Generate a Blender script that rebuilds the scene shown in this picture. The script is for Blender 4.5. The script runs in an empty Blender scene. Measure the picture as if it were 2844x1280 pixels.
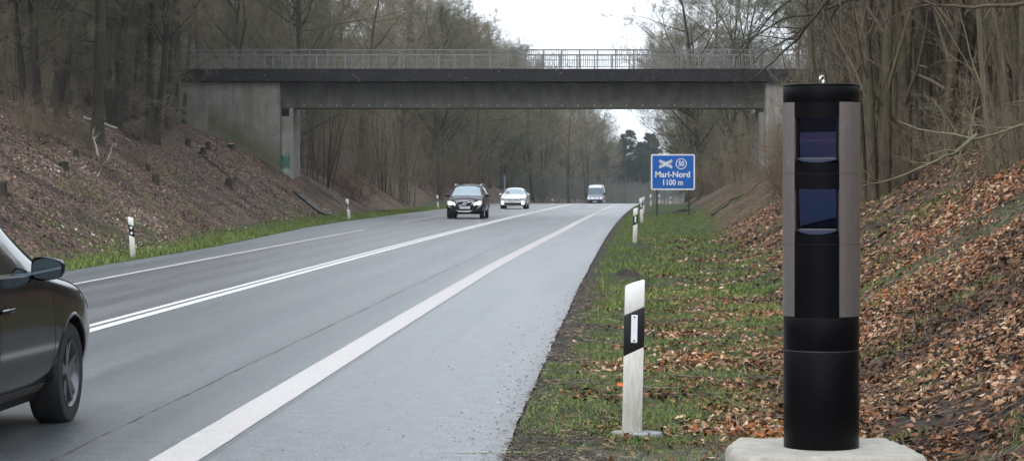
import bpy, bmesh, math, random
import numpy as np
from mathutils import Vector, Matrix
from mathutils.bvhtree import BVHTree
R = math.radians
sc = bpy.context.scene
COL = sc.collection
# ---------------------------------------------------------------- camera, world, sun, exposure
FX = 6400.0                      # focal length in photograph pixels (photograph 2844 px wide)
HORIZON = 510.0
CAMZ = 1.63
cd = bpy.data.cameras.new("camera"); cam = bpy.data.objects.new("camera", cd); COL.objects.link(cam)
cam.location = (0, 0, CAMZ); cam.rotation_euler = (R(90), 0, 0)
cd.sensor_width = 36.0; cd.lens = FX / 2844 * 36; cd.shift_y = -(640 - HORIZON) / 2844
cd.clip_start = 0.3; cd.clip_end = 6000
cd.dof.use_dof = True; cd.dof.focus_distance = 14.5; cd.dof.aperture_fstop = 18
sc.camera = cam
SUN_EL, SUN_AZ = R(48), R(200)
w = bpy.data.worlds.new("World"); sc.world = w; w.use_nodes = True
nt = w.node_tree; nt.nodes.clear()
sky = nt.nodes.new("ShaderNodeTexSky"); sky.sky_type = 'NISHITA'; sky.sun_disc = False
sky.sun_elevation = SUN_EL; sky.sun_rotation = SUN_AZ; sky.air_density = 1.0; sky.dust_density = 4.0; sky.ozone_density = 2.0
hs = nt.nodes.new("ShaderNodeHueSaturation"); hs.inputs['Saturation'].default_value = 0.22
mx = nt.nodes.new("ShaderNodeMix"); mx.data_type = 'RGBA'; mx.inputs[0].default_value = 0.7
mx.inputs[7].default_value = (8.6, 9.3, 10.2, 1)          # even overcast cloud deck
bg = nt.nodes.new("ShaderNodeBackground"); bg.inputs[1].default_value = 0.10
wo = nt.nodes.new("ShaderNodeOutputWorld")
nt.links.new(sky.outputs[0], hs.inputs['Color']); nt.links.new(hs.outputs[0], mx.inputs[6])
nt.links.new(mx.outputs[2], bg.inputs[0]); nt.links.new(bg.outputs[0], wo.inputs[0])
sd = bpy.data.lights.new("sun", 'SUN'); sd.energy = 0.7; sd.angle = R(25); sd.color = (1, .97, .93)
sun = bpy.data.objects.new("sun", sd); COL.objects.link(sun)
sun.rotation_euler = (R(90) - SUN_EL, 0, R(180) - SUN_AZ)
vs = sc.view_settings; vs.view_transform = 'Standard'; vs.look = 'None'; vs.exposure = 1.05; vs.gamma = 1; vs.use_curve_mapping = False
sc.cycles.max_bounces = 6; sc.cycles.diffuse_bounces = 3; sc.cycles.glossy_bounces = 3; sc.cycles.volume_bounces = 0
sc.cycles.transparent_max_bounces = 4
try: sc.cycles.use_light_tree = False
except Exception: pass

# ---------------------------------------------------------------- helpers
def tag(o, label=None, cat=None, group=None, kind=None):
    if label: o['label'] = label
    if cat: o['category'] = cat
    if group: o['group'] = group
    if kind: o['kind'] = kind
    return o

def empty(name, loc=(0, 0, 0), rz=0.0, rx=0, ry=0):
    o = bpy.data.objects.new(name, None); COL.objects.link(o)
    o.location = loc; o.rotation_euler = (rx, ry, rz); o.empty_display_size = .2
    return o

def npmesh(name, verts, faces, mats, parent=None, smooth=False, attr=None, midx=None):
    """verts (N,3) array; faces: (M,k) int array or list of such arrays"""
    if not isinstance(faces, (list, tuple)): faces = [faces]
    faces = [np.asarray(f, dtype=np.int32) for f in faces if len(f)]
    me = bpy.data.meshes.new(name)
    verts = np.asarray(verts, dtype=np.float32)
    me.vertices.add(len(verts)); me.vertices.foreach_set('co', verts.ravel())
    loops = np.concatenate([f.ravel() for f in faces])
    sizes = np.concatenate([np.full(len(f), f.shape[1], dtype=np.int32) for f in faces])
    starts = np.concatenate([[0], np.cumsum(sizes)[:-1]]).astype(np.int32)
    me.loops.add(len(loops)); me.loops.foreach_set('vertex_index', loops.astype(np.int32))
    me.polygons.add(len(sizes)); me.polygons.foreach_set('loop_start', starts)
    try: me.polygons.foreach_set('loop_total', sizes)
    except Exception: pass
    if smooth: me.polygons.foreach_set('use_smooth', np.ones(len(sizes), dtype=bool))
    if midx is not None: me.polygons.foreach_set('material_index', np.asarray(midx, dtype=np.int32))
    me.update(calc_edges=True)
    if attr is not None:
        for k, (dom, val) in attr.items():
            a = me.attributes.new(k, 'FLOAT', dom); a.data.foreach_set('value', np.asarray(val, dtype=np.float32))
    for m in (mats if isinstance(mats, (list, tuple)) else [mats]): me.materials.append(m)
    o = bpy.data.objects.new(name, me); COL.objects.link(o)
    if parent: o.parent = parent
    return o

class MB:
    """collects simple solids into one mesh"""
    def __init__(s): s.v = []; s.f = []
    def add(s, vs_, fs): 
        b = len(s.v); s.v += [tuple(p) for p in vs_]; s.f += [tuple(i + b for i in f) for f in fs]; return s
    def box(s, x0, x1, y0, y1, z0, z1):
        return s.add([(x0,y0,z0),(x1,y0,z0),(x1,y1,z0),(x0,y1,z0),(x0,y0,z1),(x1,y0,z1),(x1,y1,z1),(x0,y1,z1)],
            [(0,3,2,1),(4,5,6,7),(0,1,5,4),(1,2,6,5),(2,3,7,6),(3,0,4,7)])
    def prism(s, poly, y0, y1, axis='y'):
        n = len(poly)
        def P(a, b, t): return (a, t, b) if axis == 'y' else ((t, a, b) if axis == 'x' else (a, b, t))
        vs_ = [P(a, b, y0) for a, b in poly] + [P(a, b, y1) for a, b in poly]
        return s.add(vs_, [tuple(range(n))[::-1], tuple(range(n, 2*n))] + [(i, (i+1) % n, n+(i+1) % n, n+i) for i in range(n)])
    def cyl(s, p0, p1, r0, r1=None, n=12, caps=True):
        r1 = r0 if r1 is None else r1
        p0, p1 = Vector(p0), Vector(p1); d = (p1-p0).normalized()
        a = d.orthogonal().normalized(); b = d.cross(a)
        vs_ = [p0+(a*math.cos(t)+b*math.sin(t))*r0 for t in [2*math.pi*i/n for i in range(n)]]
        vs_ += [p1+(a*math.cos(t)+b*math.sin(t))*r1 for t in [2*math.pi*i/n for i in range(n)]]
        fs = [(i, (i+1) % n, n+(i+1) % n, n+i) for i in range(n)]
        if caps: fs += [tuple(range(n))[::-1], tuple(range(n, 2*n))]
        return s.add(vs_, fs)
    def tube(s, pts, rad, n=6):
        pts = [Vector(p) for p in pts]
        rad = rad if isinstance(rad, (list, tuple)) else [rad]*len(pts)
        for i in range(len(pts)-1): s.cyl(pts[i], pts[i+1], rad[i], rad[i+1], n)
        return s
    def lathe(s, prof, n=32, axis='z', c=(0, 0, 0), a0=0, a1=2*math.pi, cap=False):
        full = abs(a1-a0-2*math.pi) < 1e-6; m = n if full else n+1; vs_ = []
        for i in range(m):
            t = a0+(a1-a0)*i/n
            for r_, z in prof:
                p = (r_*math.cos(t), r_*math.sin(t), z)
                if axis == 'y': p = (p[0], p[2], p[1])
                vs_.append((p[0]+c[0], p[1]+c[1], p[2]+c[2]))
        k = len(prof); fs = []
        for i in range(n):
            j = (i+1) % m
            for q in range(k-1): fs.append((i*k+q, j*k+q, j*k+q+1, i*k+q+1))
        return s.add(vs_, fs)
    def build(s, name, mat, parent=None, bevel=0, seg=2, smooth=False, fix=True):
        me = bpy.data.meshes.new(name); me.from_pydata(s.v, [], s.f)
        bm = bmesh.new(); bm.from_mesh(me)
        if fix: bmesh.ops.recalc_face_normals(bm, faces=bm.faces)
        if bevel:
            es = [e for e in bm.edges if len(e.link_faces) == 2 and e.calc_face_angle(0) > .5]
            bmesh.ops.bevel(bm, geom=es, offset=bevel, segments=seg, profile=.5, affect='EDGES', clamp_overlap=True)
        if smooth:
            for f in bm.faces: f.smooth = True
            for e in bm.edges:
                if len(e.link_faces) == 2 and e.calc_face_angle(0) > R(38): e.smooth = False
        bm.to_mesh(me); bm.free(); me.materials.append(mat)
        o = bpy.data.objects.new(name, me); COL.objects.link(o)
        if parent: o.parent = parent
        return o

def copy_tree(o, parent=None):
    c = o.copy(); COL.objects.link(c)
    if parent: c.parent = parent
    for ch in list(o.children): copy_tree(ch, c)
    return c

_nr = np.random.RandomState(7)
_NT = _nr.rand(256, 256).astype(np.float32)
def vnoise(x, y):
    xi = np.floor(x).astype(int); yi = np.floor(y).astype(int); fx = x-xi; fy = y-yi
    fx = fx*fx*(3-2*fx); fy = fy*fy*(3-2*fy)
    a = _NT[xi & 255, yi & 255]; b = _NT[(xi+1) & 255, yi & 255]; c = _NT[xi & 255, (yi+1) & 255]; d = _NT[(xi+1) & 255, (yi+1) & 255]
    return (a*(1-fx)+b*fx)*(1-fy)+(c*(1-fx)+d*fx)*fy
def fbm(x, y, o=4):
    s = 0; a = .5; t = 0
    for i in range(o): s = s+a*vnoise(x*2**i+17.3*i, y*2**i+5.1*i); t += a; a *= .5
    return s/t

# ---------------------------------------------------------------- materials
def mat(name):
    m = bpy.data.materials.new(name); m.use_nodes = True; t = m.node_tree
    return m, t, t.nodes['Principled BSDF']
def N(t, typ, **kw):
    n = t.nodes.new(typ)
    for k, v in kw.items():
        if k in n.inputs: n.inputs[k].default_value = v
        else: setattr(n, k, v)
    return n
def L(t, a, b): t.links.new(a, b)
def ramp(t, stops, interp='LINEAR'):
    r = t.nodes.new('ShaderNodeValToRGB'); e = r.color_ramp.elements; r.color_ramp.interpolation = interp
    while len(e) < len(stops): e.new(.5)
    for i, (p, c) in enumerate(stops): e[i].position = p; e[i].color = (*c, 1) if len(c) == 3 else c
    return r
def mixc(t, f, a, b, blend='MIX'):
    m = t.nodes.new('ShaderNodeMix'); m.data_type = 'RGBA'; m.blend_type = blend
    for s, v in ((0, f), (6, a), (7, b)):
        if hasattr(v, 'is_linked') or isinstance(v, bpy.types.NodeSocket): t.links.new(v, m.inputs[s])
        else: m.inputs[s].default_value = v if s == 0 else (*v, 1)
    return m.outputs[2]
def noise(t, vec, scale, detail=4, rough=.6):
    n = N(t, 'ShaderNodeTexNoise', Scale=scale, Detail=detail, Roughness=rough)
    if vec is not None: L(t, vec, n.inputs['Vector'])
    return n.outputs['Fac']
def objco(t): return t.nodes.new('ShaderNodeTexCoord').outputs['Object']
def geopos(t): return t.nodes.new('ShaderNodeNewGeometry').outputs['Position']
def bump(t, b, h, s=.3, d=.02):
    n = N(t, 'ShaderNodeBump', Strength=s, Distance=d); L(t, h, n.inputs['Height']); L(t, n.outputs[0], b.inputs['Normal'])
def math_(t, op, a, b=None, clamp=False):
    m = t.nodes.new('ShaderNodeMath'); m.operation = op; m.use_clamp = clamp
    for s, v in ((0, a), (1, b)):
        if v is None: continue
        if isinstance(v, bpy.types.NodeSocket): t.links.new(v, m.inputs[s])
        else: m.inputs[s].default_value = v
    return m.outputs[0]
def smat(name, col, rough=.5, metal=0, var=0.0, vscale=20, spec=None, emit=None, coat=0, bumps=0):
    m, t, b = mat(name); b.inputs['Roughness'].default_value = rough; b.inputs['Metallic'].default_value = metal
    if spec is not None: b.inputs['Specular IOR Level'].default_value = spec
    if coat: b.inputs['Coat Weight'].default_value = coat; b.inputs['Coat Roughness'].default_value = .05
    n = noise(t, objco(t), vscale, 5)
    r = ramp(t, [(.3, tuple(c*(1-var) for c in col)), (.7, tuple(min(1, c*(1+var)) for c in col))]); L(t, n, r.inputs[0])
    L(t, r.outputs[0], b.inputs['Base Color'])
    if bumps: bump(t, b, n, bumps, .01)
    if emit: b.inputs['Emission Color'].default_value = (*emit[0], 1); b.inputs['Emission Strength'].default_value = emit[1]
    return m

M = {}
M['white_plastic'] = smat('white_plastic', (.72, .72, .70), .45, var=.04)
# ---------------------------------------------------------------- road course, terrain functions
def cx(Y):
    Y = np.asarray(Y, dtype=float)
    return np.where(Y > 0, 7.06e-5*Y*Y+.04587*Y-5.978, .04587*Y-5.978)
def zr(Y):
    Y = np.asarray(Y, dtype=float); a = np.clip(Y-170, 0, 90)
    b = np.clip(Y-260, 0, 60)
    return -(a*a/8400)-(b*.0214-b*b*.0214/120*.8)-np.clip(Y-320, 0, 500)*.0085
_k = lambda Y: np.clip((100-np.asarray(Y, dtype=float))/60, 0, 1)
def eL(Y): return np.interp(Y, [45, 63, 88, 158], [5.25, 5.3, 6.4, 7.0])
def eR(Y): return 5.28+0*np.asarray(Y, dtype=float)
def lineL(Y): return np.interp(Y, [40, 60, 80, 112, 200], [3.5, 3.55, 3.62, 3.95, 4.0])
def roadz(o, Y): return zr(Y)-np.where(o < 0, -np.asarray(o)*.0286*_k(Y), 0)
def sstep(a, b, x): t = np.clip((x-a)/(b-a), 0, 1); return t*t*(3-2*t)
def bankz(o, Y):
    """height of the verge and bank above the road, o = offset from the centre line"""
    o = np.asarray(o, dtype=float); Y = np.asarray(Y, dtype=float)
    s0 = np.interp(Y, [50, 128, 200, 260], [6.9, 10.1, 9.3, 9.0]); top = np.interp(Y, [60, 128, 200, 300, 500], [6.6, 7.2, 5.5, 2.5, .5])
    d = -o-s0
    sl = np.interp(Y, [50, 128], [.64, .76])
    zl = np.where(d > 0, sl*(np.sqrt(d*d+.5)-.7), 0); zl = top*(1-np.exp(-(np.clip(zl, 0, 99)/top)**1.6))**(1/1.6)+np.clip(d-12, 0, 80)*.03
    s1 = np.interp(Y, [12, 30, 60, 128], [7.55, 7.8, 8.3, 8.4]); d = o-s1
    topr = np.interp(Y, [0, 60, 140, 200, 300, 500], [6.0, 6.4, 6.4, 5.0, 2.5, .5])
    z2 = np.where(d > 0, .62*(np.sqrt(d*d+.4)-.63), 0); z2 = topr*(1-np.exp(-(np.clip(z2, 0, 99)/topr)**1.8))**(1/1.8)+np.clip(d-12, 0, 80)*.03
    return np.where(o < 0, zl, z2)
def groundz(X, Y, fine=True):
    X = np.asarray(X, dtype=float); Y = np.asarray(Y, dtype=float)
    o = X-cx(Y)
    out = np.where(o < 0, -o-eL(Y), o-eR(Y))
    z = roadz(np.clip(o, -7, 0), Y)-.008-.045*np.clip(out, 0, 1)
    z = np.where(out < 0, z-.25*np.clip(-out*3, 0, 1), z)
    bz = bankz(o, Y)
    amp = np.clip(out-.3, 0, 1)
    z = z+bz+amp*(fbm(X*.7, Y*.5, 3)-.5)*(.10+.25*np.clip(bz/2, 0, 1))
    if fine: z = z+amp*(fbm(X*6, Y*6, 2)-.5)*.05
    return z
def G(x, y): return float(groundz(x, y))
def hit(px, py, y0=12, y1=400):
    """world point where the sight line through a photograph pixel meets the ground"""
    ys = np.arange(y0, y1, .1); xs = (px-1422)/FX*ys; zs = CAMZ-(py-HORIZON)/FX*ys
    g = groundz(xs, ys, False); i = np.argmax(zs < g)
    return Vector((xs[i], ys[i], float(g[i])))
def wpt(px, py, Y): return Vector(((px-1422)/FX*Y, Y, CAMZ-(py-HORIZON)/FX*Y))
DS = 2844/2575.0

# ---------------------------------------------------------------- ground sheet
def uniq(*a): return np.unique(np.round(np.concatenate(a), 4))
Ys = uniq(np.arange(-120, -20, 8), np.arange(-20, 11, 2), np.arange(11, 30, .10), np.arange(30, 60, .25), np.arange(60, 150, .5), np.arange(150, 300, 2), np.arange(300, 700, 8), np.array([720, 800, 900, 1100, 1500, 2200, 3500, 5200]))
Os = uniq(np.array([-4000, -2500, -1500, -900, -600, -400, -250, -150, -100]), np.arange(-80, -30, 4), np.arange(-30, -14, 1), np.arange(-14, -5, .25), np.arange(-5, 5, 1), np.arange(5, 9.5, .08), np.arange(9.5, 14, .2), np.arange(14, 30, 1), np.arange(30, 84, 4), np.array([100, 150, 250, 400, 600, 900, 1500, 2500, 4000]))
Og, Yg = np.meshgrid(Os, Ys)
far = np.clip((Yg-900)/400, 0, 1)
Xg = Og+np.where(Yg > 700, float(cx(700)), cx(np.minimum(Yg, 700)))
Zg = groundz(Xg+np.where(Yg > 700, cx(Yg)-float(cx(700)), 0), Yg)
Zg = np.where(Yg > 700, -4.0+0*Zg, Zg)
ny, nx = Og.shape
idx = np.arange(ny*nx).reshape(ny, nx)
gf = np.stack([idx[:-1, :-1], idx[:-1, 1:], idx[1:, 1:], idx[1:, :-1]], -1).reshape(-1, 4)
gv = np.stack([Xg, Yg, Zg], -1).reshape(-1, 3)

def ground_material():
    m, t, b = mat('bank_ground'); P = geopos(t)
    at = N(t, 'ShaderNodeAttribute', attribute_name='green').outputs['Fac']
    so = N(t, 'ShaderNodeAttribute', attribute_name='soil').outputs['Fac']
    rt = N(t, 'ShaderNodeAttribute', attribute_name='near').outputs['Fac']
    v = N(t, 'ShaderNodeTexVoronoi', Scale=13.0); L(t, P, v.inputs['Vector'])
    sep = N(t, 'ShaderNodeSeparateColor'); L(t, v.outputs['Color'], sep.inputs[0])
    lc = ramp(t, [(0, (.022, .014, .010)), (.3, (.056, .035, .026)), (.6, (.11, .070, .051)), (.85, (.18, .12, .09)), (1, (.34, .25, .20))]); L(t, sep.outputs[0], lc.inputs[0])
    lc2 = ramp(t, [(0, (.016, .009, .006)), (.35, (.055, .028, .015)), (.7, (.13, .066, .034)), (1, (.28, .18, .11))]); L(t, sep.outputs[1], lc2.inputs[0])
    leaf = mixc(t, rt, lc.outputs[0], lc2.outputs[0])
    big = noise(t, P, .45, 5, .65)
    br = ramp(t, [(.36, (.35, .34, .33)), (.56, (1.15, 1.12, 1.08))]); L(t, big, br.inputs[0])
    leaf = mixc(t, 1.0, leaf, br.outputs[0], 'MULTIPLY')
    gn = noise(t, P, 30, 5, .8)
    gc = ramp(t, [(.32, (.010, .016, .005)), (.5, (.035, .055, .014)), (.62, (.08, .10, .028)), (.75, (.13, .12, .05))]); L(t, gn, gc.inputs[0])
    sn = noise(t, P, 35, 5, .7)
    scol = ramp(t, [(.3, (.02, .016, .013)), (.6, (.06, .05, .042)), (.8, (.14, .12, .10))]); L(t, sn, scol.inputs[0])
    mask = math_(t, 'ADD', at, math_(t, 'MULTIPLY', math_(t, 'SUBTRACT', noise(t, P, 2.2, 6, .75), .5), 1.6))
    mr = ramp(t, [(.42, (0, 0, 0)), (.58, (1, 1, 1))]); L(t, mask, mr.inputs[0])
    c = mixc(t, mr.outputs[0], leaf, gc.outputs[0])
    mask2 = math_(t, 'ADD', so, math_(t, 'MULTIPLY', math_(t, 'SUBTRACT', noise(t, P, 3.0, 6, .75), .5), 1.3))
    mr2 = ramp(t, [(.42, (0, 0, 0)), (.58, (1, 1, 1))]); L(t, mask2, mr2.inputs[0])
    c = mixc(t, mr2.outputs[0], c, scol.outputs[0])
    ap = N(t, 'ShaderNodeAttribute', attribute_name='apron').outputs['Fac']; am = math_(t, 'ADD', ap, math_(t, 'MULTIPLY', math_(t, 'SUBTRACT', noise(t, P, 4.0, 6, .75), .5), 1.2)); amr = ramp(t, [(.4, (0, 0, 0)), (.62, (1, 1, 1))]); L(t, am, amr.inputs[0])
    acol = ramp(t, [(.3, (.06, .05, .042)), (.55, (.15, .135, .115)), (.8, (.26, .24, .21))]); L(t, noise(t, P, 60, 5, .75), acol.inputs[0]); c = mixc(t, amr.outputs[0], c, acol.outputs[0])
    L(t, c, b.inputs['Base Color']); b.inputs['Roughness'].default_value = .85; b.inputs['Specular IOR Level'].default_value = .25
    h = math_(t, 'ADD', v.outputs['Distance'], math_(t, 'MULTIPLY', gn, .7))
    bump(t, b, h, .9, .06)
    return m
M['ground'] = ground_material()
outR = Og-eR(Yg); outL = -Og-eL(Yg)
def green_amount(o, Y):
    oR = o-eR(Y); oL = -o-eL(Y)
    bz = bankz(o, Y)
    gL = .95-np.clip((oL-np.interp(Y, [50, 70, 128, 150, 200], [1.3, 1.3, 2.6, 1.6, .9]))/1.6, 0, 1)*.72
    gR = np.interp(Y, [13, 20, 32, 60, 120], [.52, .66, .78, .80, .76])-np.clip((oR-np.interp(Y, [14, 22, 30, 60, 120], [.9, 1.9, 2.8, 2.9, 3.4]))/1.0, 0, 1)*np.interp(Y, [14, 40], [.5, .46])
    X = cx(Y)+o; pt = np.clip((fbm(X*.5+3, Y*.33+7, 4)-.52)*9, 0, 1)*(oR > 1.6)*np.clip((50-Y)/20, 0, 1)*.55+np.clip((fbm(X*.4+3, Y*.2+7, 4)-.54)*8, 0, 1)*(oR > 2.6)*np.clip((Y-40)/30, 0, 1)*np.clip((7-oR)/3, 0, 1)*.45
    pl_ = np.clip((fbm(X*.35+13, Y*.2+17, 4)-.52)*8, 0, 1)*np.clip((7-oL)/4, 0, 1)*.42
    return np.where(o < 0, np.maximum(gL, pl_+.12), np.maximum(gR, pt))
green = green_amount(Og, Yg)
soil = np.where(Og > 0, np.interp(outR, [-.2, .05, .3, .6], [.9, .66, .33, .0]), np.interp(outL, [-.1, .0, .15], [1, .6, 0]))
apron = np.interp(Yg, [11, 12, 14.2, 14.9], [1, 1, .9, 0])*sstep(.1, .6, outR)*(1-sstep(1.6, 2.6, outR))
soil = np.maximum(soil, .62*np.exp(-((Xg-2.85)/.45)**2-((Yg-15.6)/.9)**2)+.0)
near = np.where(Og > 0, np.interp(Yg, [12, 40, 110, 160], [1, .9, .55, .1]), 0)
ground = npmesh('ground', gv, gf, M['ground'], smooth=True,
    attr={'green': ('POINT', green.ravel()), 'soil': ('POINT', soil.ravel()), 'near': ('POINT', near.ravel()), 'apron': ('POINT', apron.ravel())})
tag(ground, kind='structure')

# ---------------------------------------------------------------- road
def asphalt(name, c0, c1, rough, coarse=0.5):
    m, t, b = mat(name); P = geopos(t)
    off = N(t, 'ShaderNodeAttribute', attribute_name='off').outputs['Fac']
    sp = noise(t, P, 42, 3, .9); sp2 = noise(t, P, 30, 3, .7)
    cr = ramp(t, [(.38, c0), (.56, c1), (.66, tuple(x*2.2 for x in c1))]); L(t, sp, cr.inputs[0])
    mp = N(t, 'ShaderNodeMapping'); mp.inputs['Scale'].default_value = (1, .05, 1)
    cb = N(t, 'ShaderNodeCombineXYZ'); L(t, off, cb.inputs[0])
    sx = N(t, 'ShaderNodeSeparateXYZ'); L(t, P, sx.inputs[0]); L(t, sx.outputs[1], cb.inputs[1])
    L(t, cb.outputs[0], mp.inputs['Vector'])
    lane = noise(t, mp.outputs[0], 1.7, 3, .5)
    lr = ramp(t, [(.3, (.80, .80, .80)), (.7, (1.14, 1.14, 1.14))]); L(t, lane, lr.inputs[0])
    c = mixc(t, 1.0, cr.outputs[0], lr.outputs[0], 'MULTIPLY')
    dirt = noise(t, P, 6.0, 4, .75); dr = ramp(t, [(.36, (.70, .70, .70)), (.62, (1.20, 1.20, 1.20))]); L(t, dirt, dr.inputs[0])
    c = mixc(t, 1.0, c, dr.outputs[0], 'MULTIPLY')
    ws = N(t, 'ShaderNodeTexWave', Scale=.31, Distortion=.6, Detail=2.0, bands_direction='X'); wc = N(t, 'ShaderNodeCombineXYZ'); L(t, math_(t, 'ADD', off, .32), wc.inputs[0]); L(t, math_(t, 'MULTIPLY', sx.outputs[1], .02), wc.inputs[1]); L(t, wc.outputs[0], ws.inputs['Vector'])
    if 'lane' in name:
        wr_ = ramp(t, [(.2, (.84, .84, .85)), (.8, (1.06, 1.06, 1.05))]); L(t, ws.outputs['Fac'], wr_.inputs[0]); c = mixc(t, 1.0, c, wr_.outputs[0], 'MULTIPLY')
    if name == 'asphalt_shoulder':     # mud washed over the outer edge
        ed = math_(t, 'ADD', math_(t, 'MULTIPLY', math_(t, 'SUBTRACT', off, 5.0), 3.0), math_(t, 'MULTIPLY', math_(t, 'SUBTRACT', noise(t, P, 5, 8, .8), .5), 2.6)); er = ramp(t, [(.35, (0, 0, 0)), (.95, (.9, .9, .9))]); L(t, ed, er.inputs[0])
        mud = ramp(t, [(.35, (.022, .018, .015)), (.65, (.085, .075, .064))]); L(t, noise(t, P, 28, 5, .8), mud.inputs[0]); c = mixc(t, er.outputs[0], c, mud.outputs[0])
    L(t, c, b.inputs['Base Color'])
    rr = ramp(t, [(.25, (rough-.01,)*3), (.75, (rough+.10,)*3)]); L(t, lane, rr.inputs[0]); L(t, rr.outputs[0], b.inputs['Roughness'])
    b.inputs['Specular IOR Level'].default_value = .6
    h = math_(t, 'ADD', sp, sp2); bump(t, b, h, coarse, .006)
    return m
M['lane'] = asphalt('asphalt_lane', (.024, .029, .032), (.086, .098, .106), .31, .65)
M['lane_left'] = asphalt('asphalt_left_lane', (.034, .035, .040), (.10, .103, .113), .32, .4)
M['shoulder'] = asphalt('asphalt_shoulder', (.042, .048, .054), (.125, .138, .150), .30, .5)
M['shoulder_left'] = asphalt('asphalt_left_shoulder', (.042, .044, .050), (.10, .107, .118), .36, .6)
M['crack'] = smat('crack_seal', (.028, .032, .036), .6, var=.4)
def line_material():
    m, t, b = mat('road_paint'); P = geopos(t)
    n = noise(t, P, 60, 4, .75); n2 = noise(t, P, 3, 5, .7)
    r = ramp(t, [(.30, (.24, .25, .26)), (.42, (.58, .59, .59)), (1, (.72, .72, .71))]); L(t, math_(t, 'ADD', math_(t, 'MULTIPLY', n, .8), math_(t, 'MULTIPLY', n2, .25)), r.inputs[0])
    L(t, r.outputs[0], b.inputs['Base Color']); b.inputs['Roughness'].default_value = .5
    bump(t, b, n, .5, .01); return m
M['paint'] = line_material()
def worn_line_material():
    m, t, b = mat('worn_road_paint'); P = geopos(t)
    mp = N(t, 'ShaderNodeMapping'); mp.inputs['Scale'].default_value = (1, 1, 1); L(t, P, mp.inputs['Vector'])
    wv = N(t, 'ShaderNodeTexWave', Scale=9.0, Distortion=6.0, Detail=3.0, bands_direction='Y'); L(t, P, wv.inputs['Vector'])
    wv.inputs['Detail Scale'].default_value = 3
    n = noise(t, P, 70, 4, .8)
    r = ramp(t, [(.12, (.16, .16, .16)), (.36, (.42, .40, .395)), (.8, (.56, .54, .53))]); L(t, math_(t, 'ADD', math_(t, 'MULTIPLY', wv.outputs['Fac'], .35), math_(t, 'MULTIPLY', n, .6)), r.inputs[0])
    L(t, r.outputs[0], b.inputs['Base Color']); b.inputs['Roughness'].default_value = .6
    bump(t, b, wv.outputs['Fac'], .5, .01); return m
M['worn_paint'] = worn_line_material()

def strip(name, m, o0, o1, Yv, dz, cols=2, jit0=0, jit1=0, kind='structure', parent=None):
    Yv = np.asarray(Yv, dtype=float); a = o0(Yv)+jit0*(fbm(Yv*1.7, Yv*0+3.3, 4)-.5)*2; c = o1(Yv)+jit1*(fbm(Yv*1.7, Yv*0+8.3, 4)-.5)*2
    T = np.linspace(0, 1, cols)[None, :]; O = a[:, None]*(1-T)+c[:, None]*T; YY = np.repeat(Yv[:, None], cols, 1)
    V = np.stack([O+cx(YY), YY, roadz(O, YY)+dz], -1).reshape(-1, 3)
    n = len(Yv); I = np.arange(n*cols).reshape(n, cols)
    F = np.stack([I[:-1, :-1], I[:-1, 1:], I[1:, 1:], I[1:, :-1]], -1).reshape(-1, 4)
    o = npmesh(name, V, F, m, smooth=True, attr={'off': ('POINT', O.ravel())}, parent=parent)
    if kind: tag(o, kind=kind)
    return o
K = lambda v: (lambda Y: v+0*Y)
YR = uniq(np.arange(-90, 10, 5), np.arange(10, 40, .12), np.arange(40, 140, .5), np.arange(140, 330, 1.5), np.arange(330, 560, 5))
strip('road', M['lane'], K(-.06), K(3.55), YR, 0, 5)
strip('road', M['lane_left'], lambda Y: -lineL(Y), K(-.06), YR, 0, 5)
strip('road_shoulder', M['shoulder'], K(3.55), eR, YR, 0, 5, 0, .025)
strip('road_shoulder', M['shoulder_left'], lambda Y: -eL(Y), lambda Y: -lineL(Y), YR, 0, 5, .06, 0)
strip('road_marking', M['paint'], K(-.205), K(-.085), YR, .004)
strip('road_marking', M['paint'], K(.0), K(.15), YR, .004)
eo = lambda Y: np.interp(Y, [13, 45, 80, 130, 170], [3.35, 3.37, 3.6, 3.66, 3.56])
strip('road_marking', M['worn_paint'], lambda Y: eo(Y)-.145, lambda Y: eo(Y)+.145, YR, .004, 2, .006, .006)
strip('road_marking', M['worn_paint'], lambda Y: -lineL(Y)-.07, lambda Y: -lineL(Y)+.07, YR[YR < 84], .004, 2, .02, .02)
strip('road_marking', M['worn_paint'], lambda Y: -lineL(Y)-.04, lambda Y: -lineL(Y)+.04, YR[YR > 96], .004, 2, .01, .01)
YC = np.arange(12, 62, .035)
def crackline(a, off, wd):
    return lambda Y: off+.05*(fbm(Y*.6, Y*0+a, 5)-.5)+wd*np.clip(fbm(Y*4, Y*0+a+9, 3)*2.4-.75, .08, 1)
strip('road_crack', M['crack'], lambda Y: 2.62+.035*(fbm(Y*.6, Y*0+1, 5)-.5), lambda Y: 2.622+.035*(fbm(Y*.6, Y*0+1, 5)-.5)+.016*np.clip(fbm(Y*4, Y*0+10, 3)*2.6-.95, .04, 1), YC, .003)
YC = np.arange(60, 100, .2)
strip('road_crack', M['crack'], lambda Y: -lineL(Y)-.16+.12*(fbm(Y*.3, Y*0+2, 4)-.5), lambda Y: -lineL(Y)-.13+.12*(fbm(Y*.3, Y*0+2, 4)-.5)+.05*fbm(Y*2, Y*0, 2), YC[YC > 78], .003)
# pale yellow surveyor's stroke on the shoulder
M['yellow_paint'] = smat('yellow_paint', (.34, .36, .19), .6, var=.5, vscale=60)
def ystroke():
    xs = np.linspace(1270, 1455, 40); V = []; 
    for x in xs:
        p = (x-1422)/FX*13.95; jy = .012*math.sin(x*.2)
        for d in (-.008, .008): V.append((p, 13.98+jy+d*1.5, .005))
    I = np.arange(80).reshape(40, 2); F = np.stack([I[:-1, 0], I[:-1, 1], I[1:, 1], I[1:, 0]], -1)
    tag(npmesh('road_marking', np.array(V), F[:, ::-1], M['yellow_paint']), kind='structure')
ystroke()
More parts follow.
